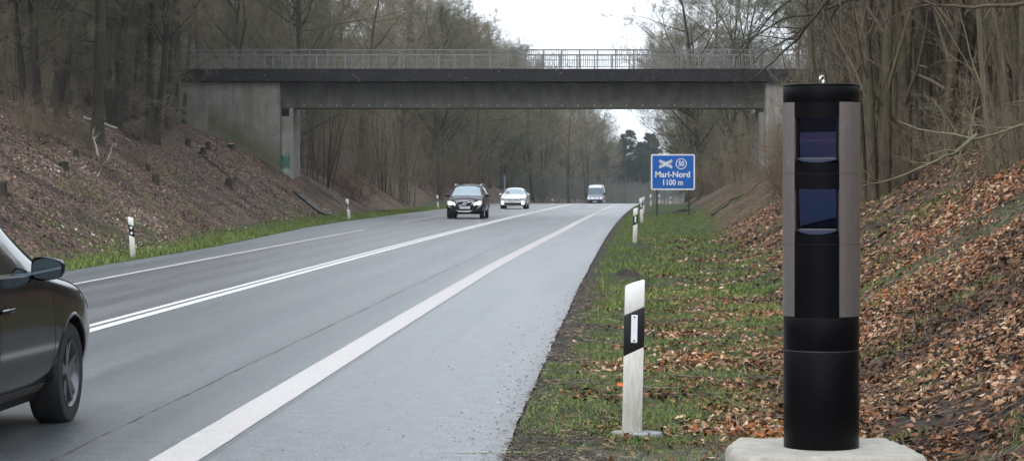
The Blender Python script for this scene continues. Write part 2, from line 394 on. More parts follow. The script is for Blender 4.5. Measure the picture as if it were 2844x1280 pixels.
# ---------------------------------------------------------------- bridge
def concrete(name, c0, c1, streak=.5, moss=0.0, rough=.85, dots=False, lich=False):
    m, t, b = mat(name); P = objco(t)
    n = noise(t, P, 1.3, 6, .7); n2 = noise(t, P, 14, 5, .7)
    r = ramp(t, [(.3, c0), (.7, c1)]); L(t, n, r.inputs[0])
    mp = N(t, 'ShaderNodeMapping'); mp.inputs['Scale'].default_value = (2.2, 2.2, .12); L(t, P, mp.inputs['Vector'])
    s = noise(t, mp.outputs[0], 1.5, 5, .7); sr = ramp(t, [(.35, (1-streak,)*3), (.62, (1.08,)*3)]); L(t, s, sr.inputs[0])
    c = mixc(t, 1, r.outputs[0], sr.outputs[0], 'MULTIPLY')
    fr = ramp(t, [(.3, (.85,)*3), (.7, (1.1,)*3)]); L(t, n2, fr.inputs[0]); c = mixc(t, 1, c, fr.outputs[0], 'MULTIPLY')
    if lich:
        v = N(t, 'ShaderNodeTexNoise', Scale=7.0, Detail=4.0, Roughness=.8); L(t, P, v.inputs['Vector'])
        lr = ramp(t, [(.64, (0, 0, 0)), (.68, (1, 1, 1))]); L(t, v.outputs['Fac'], lr.inputs[0])
        c = mixc(t, lr.outputs[0], c, (.30, .29, .27))
    if moss:
        at = N(t, 'ShaderNodeAttribute', attribute_name='moss').outputs['Fac']
        mm = math_(t, 'MULTIPLY', at, math_(t, 'ADD', noise(t, mp.outputs[0], 3, 4), .35), True)
        c = mixc(t, mm, c, (.085, .095, .035))
    L(t, c, b.inputs['Base Color']); b.inputs['Roughness'].default_value = rough; bump(t, b, n2, .3, .02)
    return m
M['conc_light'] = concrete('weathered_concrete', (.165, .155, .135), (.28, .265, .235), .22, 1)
M['conc_pier'] = concrete('abutment_concrete', (.20, .195, .175), (.33, .32, .295), .25, 1)
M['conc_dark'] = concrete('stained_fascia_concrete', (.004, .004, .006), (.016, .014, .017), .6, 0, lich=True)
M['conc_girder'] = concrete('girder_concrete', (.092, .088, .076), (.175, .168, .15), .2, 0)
M['rail_metal'] = smat('galvanised_railing', (.15, .15, .145), .6, .2, .25, 8)
M['black_rubber'] = smat('bearing_rubber', (.012, .012, .013), .8)
def moss_attr(o, fn):
    me = o.data; a = me.attributes.new('moss', 'FLOAT', 'POINT'); a.data.foreach_set('value', [fn(*v.co) for v in me.vertices])
BY = 128.0
def bz_(dpy, Y=BY): return CAMZ+(462-dpy)*DS/FX*Y
def bx_(dpx, Y=BY): return (dpx*DS-1422)/FX*Y
bridge = empty('bridge', (bx_(1300), BY, 0))
tag(bridge, 'concrete road bridge with dark stained deck edge and metal railings spanning the road', 'bridge')
B0 = bridge.location
def bb(*a):   # world box to bridge-local
    x0, x1, y0, y1, z0, z1 = a; return (x0-B0.x, x1-B0.x, y0-B0.y, y1-B0.y, z0, z1)
zft, zfb, zgb, zrt = bz_(174.5), bz_(206.5), bz_(271), bz_(127)
XL, XR = bx_(430), bx_(2150)
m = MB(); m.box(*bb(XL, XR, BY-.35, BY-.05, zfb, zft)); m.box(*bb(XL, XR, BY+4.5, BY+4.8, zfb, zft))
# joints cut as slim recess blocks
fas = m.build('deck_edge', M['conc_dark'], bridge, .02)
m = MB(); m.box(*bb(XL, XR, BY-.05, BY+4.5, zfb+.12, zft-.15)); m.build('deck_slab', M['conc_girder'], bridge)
m = MB()
gx0, gx1 = bx_(704, BY+1), bx_(1921, BY+1)
m.prism([(BY+.95-BY, zfb+.12), (BY+.75-BY, zfb-.02), (BY+.95-BY, zgb), (BY+3.3-BY, zgb), (BY+3.6-BY, zfb-.02), (BY+3.4-BY, zfb+.12)], gx0-B0.x, gx1-B0.x, 'x')
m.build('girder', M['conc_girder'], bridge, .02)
tp_ = smat('tie_plug', (.40, .40, .38), .7)
for dx in np.arange(725, 1915, 40.5):
    x = bx_(dx, BY+.9)-B0.x; m = MB(); m.cyl((x, .88, zgb+.16), (x, .93, zgb+.16), .04, n=8); m.build('tie_hole_plug', tp_, bridge)

# left wing wall with moss, right wing wall
def gridwall(name, x0, x1, y0, y1, z0, z1, mt, nx_=30, nz_=30, r=.12):
    m = MB(); m.box(*bb(x0, x1, y0, y1, z0, z1))
    me = bpy.data.meshes.new(name); me.from_pydata(m.v, [], m.f); bm = bmesh.new(); bm.from_mesh(me)
    bmesh.ops.recalc_face_normals(bm, faces=bm.faces)
    es = [e for e in bm.edges if abs(e.verts[0].co.z-e.verts[1].co.z) > .5]
    bmesh.ops.bevel(bm, geom=es, offset=r, segments=4, profile=.5, affect='EDGES')
    bmesh.ops.subdivide_edges(bm, edges=bm.edges[:], cuts=12, use_grid_fill=True)
    bm.to_mesh(me); bm.free(); me.materials.append(mt); o = bpy.data.objects.new(name, me); COL.objects.link(o); o.parent = bridge
    return o
xc = bx_(704)
wl = gridwall('wing_wall', XL+.5, xc, BY-.05+.0, BY+5.2, 0.2, zfb-.03, M['conc_light'])
def lmoss(x, y, z):
    X = x+B0.x; dx = X/BY*FX/DS+1422/DS; dy = 462-(z-CAMZ)/BY*FX/DS
    a = max(0, 1-abs(dx-628)/17)*.55 if dy < 330 else 0
    q = (dy-(300+(dx-560)*.62)); bnd = max(0, 1-abs(q-25)/60)*(1 if dx > 520 else .3)
    return min(1, a+bnd*(1 if dy > 270 else .3))
me_ = wl.data; bm = bmesh.new(); bm.from_mesh(me_); bmesh.ops.subdivide_edges(bm, edges=bm.edges[:], cuts=2, use_grid_fill=True); bm.to_mesh(me_); bm.free()
moss_attr(wl, lmoss)
ab = gridwall('abutment', xc+.003, bx_(734), BY+.55, BY+5.0, -.4, bz_(292), M['conc_pier'], r=.04); moss_attr(ab, lambda x, y, z: .35 if z > bz_(330) else 0)
m = MB(); m.box(*bb(bx_(728, BY+.6), bx_(734)-.004, BY+.553, BY+4.9, bz_(292), zgb-.004)); m.build('abutment_upstand', M['conc_pier'], bridge)
m = MB(); m.box(*bb(bx_(704)+.02, bx_(728), BY+1.0, BY+3.2, bz_(291), zgb)); m.build('bearing', M['black_rubber'], bridge)
wr = gridwall('wing_wall', bx_(1925), XR-.5, BY-.05, BY+5.2, .5, zfb-.03, M['conc_pier']); moss_attr(wr, lambda x, y, z: 0)
m = MB(); m.box(*bb(bx_(1912), bx_(1925)-.003, BY+.55, BY+5.0, .5, bz_(282))); m.build('abutment', M['conc_light'], bridge)
m = MB(); m.box(*bb(bx_(1914), bx_(1925)-.01, BY+1.0, BY+3.2, bz_(282), zgb)); m.build('bearing', M['black_rubber'], bridge)
# graffiti as thin paint on abutment face
def paintpatch(name, poly, yv, mt, lab):
    me = bpy.data.meshes.new(name); me.from_pydata([(bx_(a, yv)-B0.x, yv-B0.y, bz_(b, yv)) for a, b in poly], [], [tuple(range(len(poly)))]); me.materials.append(mt)
    o = bpy.data.objects.new(name, me); COL.objects.link(o); o.parent = bridge; tag(o, lab)
M['green_spray'] = smat('green_spray', (.045, .16, .10), .6, var=.5, vscale=4)
M['mint_spray'] = smat('mint_spray', (.22, .36, .24), .6, var=.3, vscale=5)
rg = random.Random(3)
top = [(706+i*2.35, 392+rg.uniform(-7, 7)) for i in range(11)]; bot = [(729-i*2.35, 421+rg.uniform(-9, 10)) for i in range(10)]
yf = BY+.545
paintpatch('graffiti', top+bot, yf, M['green_spray'], 'green spray paint flame scrawl')
top = [(708+i*2.2, 424+rg.uniform(-3, 3)) for i in range(10)]; bot = [(728-i*2.2, 436+rg.uniform(-9, 4)) for i in range(9)]
paintpatch('graffiti', top+bot, yf-.006, M['mint_spray'], 'pale mint spray paint drips under the green')
m = MB()
pb = [(0, 0), (.35, .25), (.2, .6), (-.1, .5), (0, .1), (.3, -.15), (.6, 0), (.5, .35)]
m.tube([(bx_(1950)-B0.x+a, -.06, bz_(380)+c*.8) for a, c in pb], .045, 5); gbo = m.build('graffiti', smat('blue_spray', (.16, .28, .32), .6), bridge); tag(gbo, 'small pale blue spray scribble')
# railings, front and back
def railing(yv):
    rr = random.Random(int(yv)); x0, x1 = XL+.3-B0.x, XR-.3-B0.x
    slope = lambda x: .004*(x)   # deck climbs gently to the right
    m = MB(); y = yv-B0.y
    for z, r in ((zrt, .035), (zrt-.30, .02), (zft+.11, .02)):
        m.box(x0, x1, y-r, y+r, z-r, z+r)
    rail = m.build('railing', M['rail_metal'], bridge)
    x = x0+.4
    while x < x1:
        p = MB(); p.box(x-.03, x+.03, y-.026, y+.026, zft-.01, zrt-.036); x += 1.0
        p.build('railing_post', M['rail_metal'], rail)
    q = MB(); x = x0+.1
    while x < x1:
        j = rr.uniform(-.006, .006); q.box(x-.013+j, x+.013+j, y-.010, y+.010, zft+.131, zrt-.037 if False else zrt-.321); x += .125
    q.build('railing_bars', M['rail_metal'], rail)
    q = MB(); x = x0+.1
    while x < x1: q.box(x-.011, x+.011, y-.009, y+.009, zrt-.279, zrt-.036); x += .125
    q.build('railing_bars', M['rail_metal'], rail)
railing(BY-.2); railing(BY+4.65)
# drainage channel beside the left abutment
M['channel'] = concrete('channel_concrete', (.045, .045, .045), (.10, .10, .095), .3, 0)
a = hit(747*DS, 487*DS); c = hit(842*DS, 545*DS)
def channel():
    n = 24; V = []; F = []
    for i in range(n):
        t = i/(n-1); p = Vector(a).lerp(Vector(c), t); d = Vector((.25, 1, 0)).normalized()
        for k, (u, dz) in enumerate(((-.75, .06), (-.55, .05), (-.35, -.03), (.35, -.03), (.55, .05), (.75, .06))):
            q = p+d*u; V.append((q.x, q.y, G(q.x, q.y)+.06+dz))
    I = np.arange(n*6).reshape(n, 6); F = np.stack([I[:-1, :-1], I[:-1, 1:], I[1:, 1:], I[1:, :-1]], -1).reshape(-1, 4)
    o = npmesh('drainage_channel', np.array(V), F, M['channel']); tag(o, 'dark concrete drainage channel running down the slope beside the left bridge wall', 'channel')
channel()

# ---------------------------------------------------------------- delineator posts
M['post_black'] = smat('post_black', (.008, .008, .010), .45, spec=.3)
def dirty_white(name, hz):
    m, t, b = mat(name); P = objco(t)
    sx = N(t, 'ShaderNodeSeparateXYZ'); L(t, P, sx.inputs[0])
    mp = N(t, 'ShaderNodeMapping'); mp.inputs['Scale'].default_value = (5, 5, .7); L(t, P, mp.inputs['Vector'])
    n = noise(t, mp.outputs[0], 9, 6, .75)
    lo = math_(t, 'SUBTRACT', 1.0, math_(t, 'DIVIDE', sx.outputs[2], hz), True)
    f = math_(t, 'MULTIPLY', lo, math_(t, 'ADD', n, -.15), True)
    r = ramp(t, [(0, (.74, .74, .72)), (.16, (.56, .55, .51)), (.4, (.36, .35, .31)), (.7, (.17, .165, .13))]); L(t, f, r.inputs[0])
    L(t, r.outputs[0], b.inputs['Base Color']); b.inputs['Roughness'].default_value = .5; bump(t, b, n, .15, .004)
    return m
M['post_white'] = dirty_white('post_white', .95)
M['reflector'] = smat('reflector', (.80, .84, .88), .25, .2, .04)
M['foot'] = concrete('foot_concrete', (.19, .20, .21), (.32, .33, .34), .2)
def delineator(name_label, loc, H=1.0, W=.125, D=.10, kind='bar', side=1, lean=0, leanx=0, group=None, foot=False):
    t = empty('delineator_post', loc, 0, leanx, lean); tag(t, name_label, 'delineator post', group or 'delineator posts along the road')
    s = side; hw = W/2
    # body: slanted top, slanted black band, cut in three solids
    zt0, zt1 = H-.045, H             # low corner, high corner (high on the +x*s side)
    b0, b1 = H-.50, H-.485; c0, c1 = H-.245, H-.215
    def solid(name, zl0, zh0, zl1, zh1, mt, grow=0, bev=.006):
        m = MB(); n = 7; prof = []
        # plan section: flat front, rounded back
        pl = [(-hw-grow, -D*.3-grow), (hw+grow, -D*.3-grow), (hw+grow, D*.15), (hw*.6, D*.6+grow), (-hw*.6, D*.6+grow), (-hw-grow, D*.15)]
        f = lambda x, lo, hi: lo+(hi-lo)*((x*s+hw)/(2*hw))
        vv = [(x, y, f(x, zl0, zh0)) for x, y in pl]+[(x, y, f(x, zl1, zh1)) for x, y in pl]; k = len(pl)
        m.add(vv, [tuple(range(k))[::-1], tuple(range(k, 2*k))]+[(i, (i+1) % k, k+(i+1) % k, k+i) for i in range(k)])
        return m.build(name, mt, t, bev, 2, True)
    solid('shaft', -.12, -.12, b0, b1+.05, M['post_white'])
    solid('black_band', b0-.012, b1+.05-.012, c0, c1+.03, M['post_black'], .0012, .003)
    solid('cap', c0, c1+.03, zt0, zt1, M['post_white'], 0, .014)
    zc = (b0+c1+.06)/2
    if kind == 'bar':
        m = MB(); m.box(-.021, .021, -D*.3-.007, -D*.3-.0012, zc-.092, zc+.092); rf = m.build('reflector', M['reflector'], t, .002)
        m = MB(); m.box(-.028, .028, -D*.3-.004, -D*.3-.0012, zc-.099, zc+.099); m.build('reflector_frame', M['post_black'], t)
        for dz in (-.078, .078):
            m = MB(); m.cyl((0, -D*.3-.010, zc+dz), (0, -D*.3-.006, zc+dz), .006, n=8); m.build('rivet', M['post_black'], rf)
    else:
        for dz in (-.075, .055):
            m = MB(); m.cyl((0.0, -D*.3-.006, zc+dz), (0.0, -D*.3-.0012, zc+dz), .030, n=14); m.build('reflector', M['reflector'], t)
    if foot:
        m = MB(); rr = random.Random(5); pl = [((.165+rr.uniform(-.03, .03))*math.cos(a)*1.05+.03, (.13+rr.uniform(-.02, .02))*math.sin(a)) for a in np.linspace(0, 2*math.pi, 15)[:-1]]
        m.prism(pl, -.10, -.012, 'z'); m.build('foot', M['foot'], t, .012, 2)
        m = MB()
        for k, zz in enumerate((.845, .83, .815, .80)): m.cyl((-.034, -D*.3-.0025, zz), (-.034, -D*.3-.0005, zz), .0022, n=6)
        m.build('pinhole_row', M['post_black'], t)
    return t
def post_at(px, Y, **k):
    x = (px-1422)/FX*Y; return (x, Y, G(x, Y))
p = wpt(1755, 1193, 15.3)
delineator('nearest and largest white post, weathered, with an upright bar reflector and a concrete foot', (p.x, 15.3, CAMZ-(1193-510)/FX*15.3), 1.0, .132, .10, 'bar', 1, R(1.2), 0, foot=True)
gp = 'right roadside delineator posts beyond the nearest'
for px, Y, H, lab, ln in ((1763, 65, 1.0, 'white post with bar reflector on the right grass verge, second nearest of the right row', 1.5),
        (1783, 98, 1.08, 'leaning white post on the right verge just behind the second nearest', -3),
        (1787, 131, .95, 'white post on the right verge, half hidden by the leaning one before it', 0),
        (1807, 173, .85, 'small far white post on the right verge left of the blue sign leg', 0),
        (1831, 216, .9, 'tiny far white post on the right verge seen between the blue sign legs', 0),
        (1862, 266, 1.25, 'farthest tiny white post on the right, below the blue sign', 0)):
    loc = post_at(px, Y); delineator(lab, loc, H, .125, .1, 'bar', 1, R(ln), group=gp)
gp = 'left roadside delineator posts'
for px, Y, H, lab, ln in ((370, 56, 1.0, 'white post with two round reflectors on the left verge, nearest of the left row', -3.5),
        (971, 106, .98, 'tilted white post with two round reflectors on the left verge beyond the bridge wall', -7),
        (1217, 155, .9, 'white post on the left verge just left of the black oncoming car', -4),
        (1534, 285, 1.2, 'far white post on the left verge between the white car and the van', 0),
        (1605, 345, 1.2, 'farthest white post on the left, close beside the van', -3)):
    loc = post_at(px, Y); delineator(lab, loc, H, .13, .1, 'dots', -1, R(ln), group=gp)

# ---------------------------------------------------------------- direction sign
M['sign_blue'] = smat('sign_blue', (.003, .095, .40), .35, var=.08, vscale=3)
M['sign_white'] = smat('sign_white', (.70, .72, .72), .4, var=.05)
M['sign_back'] = smat('sign_steel', (.05, .055, .06), .5, .4)
SY = 120.0; u = SY/FX
sx0, sx1, sz0, sz1 = (1808-1422)*u, (1930-1422)*u, CAMZ-(527.5-510)*u, CAMZ-(428.5-510)*u
sgn = empty('direction_sign', ((sx0+sx1)/2, SY, G((sx0+sx1)/2, SY))); tag(sgn, 'blue motorway junction sign with white lettering on two thin legs', 'road sign')
so = sgn.location
def rrect(x0, x1, z0, z1, r, n=5):
    P_ = []
    for cx_, cz_, a in ((x1-r, z1-r, 0), (x0+r, z1-r, 90), (x0+r, z0+r, 180), (x1-r, z0+r, 270)):
        for i in range(n+1): t_ = R(a+90*i/n); P_.append((cx_+r*math.cos(t_), cz_+r*math.sin(t_)))
    return P_
m = MB(); m.prism([(a-so.x, b-so.z) for a, b in rrect(sx0, sx1, sz0, sz1, .10)], -.015, .015); m.build('sign_border', M['sign_white'], sgn)
m = MB(); m.prism([(a-so.x, b-so.z) for a, b in rrect(sx0+.07, sx1-.07, sz0+.07, sz1-.07, .05)], -.019, -.0155); m.build('sign_panel', M['sign_blue'], sgn)
for px in (1824.5, 1913.5):
    x = (px-1422)*u-so.x; m = MB(); m.cyl((x, .05, G(x+so.x, SY)-so.z-.2), (x, .05, sz1-so.z-.1), .045, n=10); m.build('leg', M['sign_back'], sgn)
def text(body, size, x, z, name, mt, parent, y, bold=0.0, align='CENTER', wid=1.0, ext=.002, rot=(R(90), 0, 0)):
    cu = bpy.data.curves.new(name, 'FONT'); cu.body = body; cu.size = size; cu.align_x = align; cu.align_y = 'CENTER'; cu.offset = bold; cu.extrude = ext
    to = bpy.data.objects.new(name+'_tmp', cu); COL.objects.link(to); dg = bpy.context.evaluated_depsgraph_get(); dg.update()
    me = bpy.data.meshes.new_from_object(to.evaluated_get(dg)); bpy.data.objects.remove(to)
    me.name = name; me.materials.clear(); me.materials.append(mt)
    o = bpy.data.objects.new(name, me); COL.objects.link(o); o.parent = parent; o.location = (x, y, z); o.rotation_euler = rot; o.scale = (wid, 1, 1)
    return o
def spx(zx, zy): return ((1780+zx/5.267-1422)*u-so.x, CAMZ-(400+zy/5.267-510)*u-so.z)
x, z = spx(463, 449); text('Marl-Nord', .435, x, z, 'place_name', M['sign_white'], sgn, -.024, .009, wid=.97)
x, z = spx(463, 566); text('1100 m', .415, x, z, 'distance_text', M['sign_white'], sgn, -.024, .007, wid=.88)
x, z = spx(590, 291); text('50', .36, x, z, 'junction_number', M['sign_white'], sgn, -.024, .008, wid=.85)
m = MB(); m.lathe([(.245, -.004), (.285, -.004), (.285, .002), (.245, .002), (.245, -.004)], 32, 'y', (x, -.022, z)); m.build('number_ring', M['sign_white'], sgn)
x, z = spx(362, 293); m = MB()
for s in (1, -1):
    for off in (-.035, .035):
        d = Vector((.36, s*.20)).normalized(); nn = Vector((-d.y, d.x))*off; w2 = Vector((-d.y, d.x))*.024
        A = -d*.385+nn; B = d*.385+nn
        yy = -.026 if s > 0 else -.023
        m.prism([(x+q.x, z+q.y) for q in (A-w2, B-w2, B+w2, A+w2)], yy-.002, yy)
for (ax, az, cxx, czz) in ((-.24, .17, .24, .17), (-.24, -.17, .24, -.17), (-.30, .13, -.30, -.13), (.30, .13, .30, -.13)):
    horiz = abs(az-czz) < .01; pts = []
    for i in range(9):
        t_ = i/8; bow = math.sin(math.pi*t_)*.05
        px_, pz_ = ax+(cxx-ax)*t_, az+(czz-az)*t_
        if horiz: pz_ -= bow*np.sign(az)
        else: px_ -= bow*np.sign(ax)
        pts.append((x+px_, -.022, z+pz_))
    m.tube(pts, .012, 4)
m.build('junction_symbol', M['sign_white'], sgn)
# dark stump and clods by the sign
# round sign seen from behind
p = hit(1401, 560, 130, 220); YY = 150.0
xx = (1402-1422)/FX*YY-.0; rs = empty('round_sign', (xx, YY, G(xx, YY))); tag(rs, 'round traffic sign seen from its dark back on a thin pole at the left verge', 'road sign')
zc = CAMZ-(494-510)*YY/FX-G(xx, YY); rad = 8.7*YY/FX
m = MB(); m.cyl((0, 0, -.2), (0, 0, zc+rad*.6), .035, n=8); m.build('pole', smat('galvanised', (.3, .32, .34), .5, .6), rs)
m = MB(); m.cyl((0, .04, zc), (0, .05, zc), rad, n=28); m.build('disc', smat('sign_back_dark', (.03, .045, .065), .5, .3), rs, .003)
m = MB(); m.lathe([(rad-.022, .03), (rad+.006, .03), (rad+.006, .055), (rad-.022, .055), (rad-.022, .03)], 28, 'y', (0, 0, zc)); m.build('rim', M['sign_back'], rs)

# ---------------------------------------------------------------- speed camera column
TY = 13.53; tx = (2281-1422)/FX*TY; TR = 106.2/FX*TY
tz = lambda d, Y=TY-TR*0: CAMZ-(d*DS-HORIZON)/FX*Y
z0 = tz(1122)
def black_coat():
    m, t, b = mat('black_powder_coat'); P = objco(t); n = noise(t, P, 260, 3, .7)
    b.inputs['Base Color'].default_value = (.0030, .0030, .0038, 1); b.inputs['Specular IOR Level'].default_value = .08
    n2 = noise(t, P, 9, 4); r = ramp(t, [(.3, (.26,)*3), (.7, (.36,)*3)]); L(t, n2, r.inputs[0]); L(t, r.outputs[0], b.inputs['Roughness'])
    bump(t, b, n, .12, .002); return m
M['coat'] = black_coat()
def brushed():
    m, t, b = mat('brushed_aluminium'); P = objco(t)
    mp = N(t, 'ShaderNodeMapping'); mp.inputs['Scale'].default_value = (260, 260, 3); L(t, P, mp.inputs['Vector'])
    n = noise(t, mp.outputs[0], 1, 3, .6); n2 = noise(t, P, 14, 5, .7)
    r = ramp(t, [(.25, (.20, .177, .168)), (.75, (.28, .25, .238))]); L(t, n, r.inputs[0])
    sm = ramp(t, [(.62, (1, 1, 1)), (.72, (1.5, 1.5, 1.6))]); L(t, n2, sm.inputs[0])
    v = N(t, 'ShaderNodeTexVoronoi', Scale=150.0); L(t, P, v.inputs['Vector'])
    dr = ramp(t, [(.10, (1, 1, 1)), (.18, (0, 0, 0))]); L(t, v.outputs['Distance'], dr.inputs[0])
    sp = N(t, 'ShaderNodeSeparateColor'); L(t, v.outputs['Color'], sp.inputs[0])
    drop = math_(t, 'MULTIPLY', dr.outputs[0], math_(t, 'GREATER_THAN', sp.outputs[0], .62))
    c = mixc(t, 1, r.outputs[0], sm.outputs[0], 'MULTIPLY'); c = mixc(t, drop, c, (.55, .55, .56))
    L(t, c, b.inputs['Base Color']); b.inputs['Metallic'].default_value = .75; b.inputs['Roughness'].default_value = .42
    b.inputs['Anisotropic'].default_value = .3
    bump(t, b, math_(t, 'ADD', math_(t, 'MULTIPLY', n, .25), drop), .35, .003); return m
M['alu'] = brushed()
def coated_glass():
    m, t, b = mat('coated_glass'); b.inputs['Base Color'].default_value = (.04, .065, .14, 1); b.inputs['Metallic'].default_value = 1; b.inputs['Roughness'].default_value = .02
    n = noise(t, objco(t), 3, 3); r = ramp(t, [(.42, (.020, .040, .090)), (.68, (.048, .036, .078))]); L(t, n, r.inputs[0]); L(t, r.outputs[0], b.inputs['Base Color'])
    n2 = noise(t, objco(t), 1.6, 3); 
    return m
M['cglass'] = coated_glass()
tow = empty('speed_camera', (tx, TY, z0)); tag(tow, 'tall black cylindrical speed camera column with aluminium side strips and two blue glass windows', 'speed camera')
T = lambda d: tz(d)-z0          # column heights from photograph rows
az0 = math.atan2(-TY, -tx)       # azimuth from the column to the camera
op0 = az0-math.asin(66/95.7); op1 = az0+math.asin(44.5/95.7)   # opening edges as seen; angle grows to the right
def arc(r0, r1, za, zb, a0, a1, n=40):
    m = MB(); v = []; full = abs(a1-a0-2*math.pi) < 1e-6
    for i in range(n+1):
        a_ = a0+(a1-a0)*i/n
        for r_, z_ in ((r0, za), (r1, za), (r1, zb), (r0, zb)): v.append((r_*math.cos(a_), r_*math.sin(a_), z_))
    f = []
    for i in range(n):
        for q in range(4): f.append((i*4+q, (i+1)*4+q, (i+1)*4+(q+1) % 4, i*4+(q+1) % 4))
    f += [(0, 1, 2, 3), (n*4+3, n*4+2, n*4+1, n*4)]
    return m.add(v, f)
RI = TR-.004
def solidcyl(name, za, zb, r=RI, n=72, mt=None, bev=.003, parent=None):
    m = MB(); m.cyl((0, 0, za), (0, 0, zb), r, n=n); o = m.build(name, mt or M['coat'], parent or tow, bev, 2, True); return o
solidcyl('base_section', 0, T(878)-.0015)
solidcyl('lower_section', T(878)+.0015, T(794), RI)
solidcyl('cap_lid', T(219), T(216)+.004, RI+.004)
solidcyl('cap', T(259), T(219)-.001, RI+.002)
TAU = 2*math.pi
# curved panels between seams, with two window openings
def band(za, zb): return arc(RI-.012, RI, za, zb, op0, op1, 24)
seams = [(259, 437), (437, 613), (613, 793)]
m = MB()
arc_v = arc(RI-.012, RI, T(793), T(613)-.001, op0, op1, 24); arc_v.build('front_panel', M['coat'], tow, 0, smooth=True)
M['jamb'] = smat('matt_black_jamb', (.003, .003, .004), .7, spec=.08)
wins = [(298, 398.5, 409.5, 259.5, 436.5), (475.5, 575, 587.5, 437.5, 612.5)]
half = (op1-op0)/2; amid = (op0+op1)/2
wa0 = op0+.03; wa1 = op1-.03
for (wt_, wb_, lb_, pt_, pb_) in wins:
    pm = arc(RI-.012, RI, T(wt_), T(pt_), op0, op1, 24); po = pm.build('front_panel', M['coat'], tow, 0, smooth=True)
    pm = arc(RI-.012, RI, T(pb_), T(lb_), op0, op1, 24); pm.build('front_panel', M['coat'], tow, 0, smooth=True)
    # flat chord frame, recessed
    ex = Vector((-math.sin(amid), math.cos(amid), 0)); en = Vector((math.cos(amid), math.sin(amid), 0))
    cw = (RI-.010)*math.sin(half); cd_ = (RI-.010)*math.cos(half)
    fb = MB(); ww = cw-.013
    def q3(a_, d_, z_): v_ = ex*a_+en*d_; return (v_.x, v_.y, z_)
    zc0, zc1 = T(wb_), T(wt_)
    for s in (-1, 1):    # side jambs
        a0_, a1_ = sorted((s*ww, s*cw))
        fb.add([q3(a0_, cd_-.03, zc0-.01), q3(a1_, cd_-.03, zc0-.01), q3(a1_, cd_+.003, zc0-.01), q3(a0_, cd_+.003, zc0-.01), q3(a0_, cd_-.03, zc1+.01), q3(a1_, cd_-.03, zc1+.01), q3(a1_, cd_+.003, zc1+.01), q3(a0_, cd_+.003, zc1+.01)], [(0, 3, 2, 1), (4, 5, 6, 7), (0, 1, 5, 4), (1, 2, 6, 5), (2, 3, 7, 6), (3, 0, 4, 7)])
    fb.build('window_frame', M['jamb'], tow)
    g = MB(); tl = R(6.0); dz_ = (zc1-zc0)/2*math.tan(tl); 
    # lightly bowed glass leaning down towards the road
    pa, pb2 = (R(5.2), R(.9)) if wt_ < 400 else (R(8.0), R(4.6)); NR = 40; dep_ = 0.0; gl = []; dz_ = 0; zp = zc0
    for i_ in range(NR+1):
        z_ = zc0+(zc1-zc0)*i_/NR; pt_2 = pa+(pb2-pa)*i_/NR
        if i_: dep_ += math.tan(pt_2)*(zc1-zc0)/NR
        for k_ in range(9): gl.append(q3(-ww+2*ww*k_/8, cd_-.034+dep_, z_))
    g.add(gl, [(i_*9+k_, i_*9+k_+1, i_*9+k_+10, i_*9+k_+9) for i_ in range(NR) for k_ in range(8)])
    go_ = g.build('window_glass', M['cglass'], tow, smooth=True)
    for f_ in go_.data.polygons: f_.use_smooth = True
    # sloping sill: straight inner edge, round outer edge
    s_ = MB(); n = 24; A = []; 
    for i in range(n+1):
        a_ = op0+(op1-op0)*i/n; inner = ex*(math.sin(a_-amid)/math.sin(half)*cw)+en*(cd_-.018)
        out_ = Vector((RI*math.cos(a_), RI*math.sin(a_), 0))
        dep = (out_.dot(en)-cd_)
        A += [(inner.x, inner.y, zc0), (out_.x, out_.y, zc0-(zc0-T(lb_))*min(1, max(0.0, dep)/(RI-cd_)))]
    f = [(2*i, 2*i+1, 2*i+3, 2*i+2) for i in range(n)]
    s_.add(A, f); s_.build('window_sill', smat('wet_sill', (.030, .036, .052), .3, .2, .5, 90), tow)
    h_ = MB(); A = []
    for i in range(n+1):
        a_ = op0+(op1-op0)*i/n; inner = ex*(math.sin(a_-amid)/math.sin(half)*cw)+en*(cd_-.03); out_ = Vector((RI*math.cos(a_), RI*math.sin(a_), 0))
        A += [(inner.x, inner.y, zc1+.001), (out_.x, out_.y, zc1+.001)]
    h_.add(A, f); h_.build('window_head', M['coat'], tow)
    bl = MB(); bl.add([q3(-ww, cd_-.016-dz_+.0, zc0+.002), q3(ww, cd_-.016-dz_, zc0+.002), q3(ww, cd_-.008-dz_, zc0-.004), q3(-ww, cd_-.008-dz_, zc0-.004)], [(0, 1, 2, 3)]); bl.build('glass_bead', M['alu'], tow)
# aluminium side shells, three rows
for (a_, b_) in seams:
    sh = arc(TR-.012, TR+.001, T(b_)+.0012, T(a_)-.0012, op1, op0+TAU, 60); sh.build('side_shell', M['alu'], tow, 0, smooth=True)
for d_ in (437, 613): solidcyl('seam_ring', T(d_)-.0014, T(d_)+.0014, RI-.003, mt=M['sign_back'], bev=0)
solidcyl('seam_ring', T(878)-.0016, T(878)+.0016, RI-.001, mt=smat('seam_worn', (.10, .11, .12), .4, .4), bev=0)
solidcyl('core', T(793)-.002, T(259), .12, mt=M['post_black'], bev=0)
# lifting eye
M['chrome'] = smat('zinc', (.75, .76, .78), .22, 1)
m = MB(); ring = []
for i in range(17): a_ = TAU*i/16; ring.append((.0+.006*math.cos(a_)*0+.013*math.cos(a_), -.03+.010*math.cos(a_), T(216)+.035+.019*math.sin(a_)))
m.tube(ring, .0062, 8); m.cyl((.004, -.03, T(216)+.002), (.004, -.03, T(216)+.018), .011, n=12); eye = m.build('lifting_eye', M['chrome'], tow, smooth=True)
m = MB(); m.cyl((.045, .02, T(216)+.004), (.045, .02, T(216)+.014), .016, n=6); m.build('bolt', M['chrome'], tow)
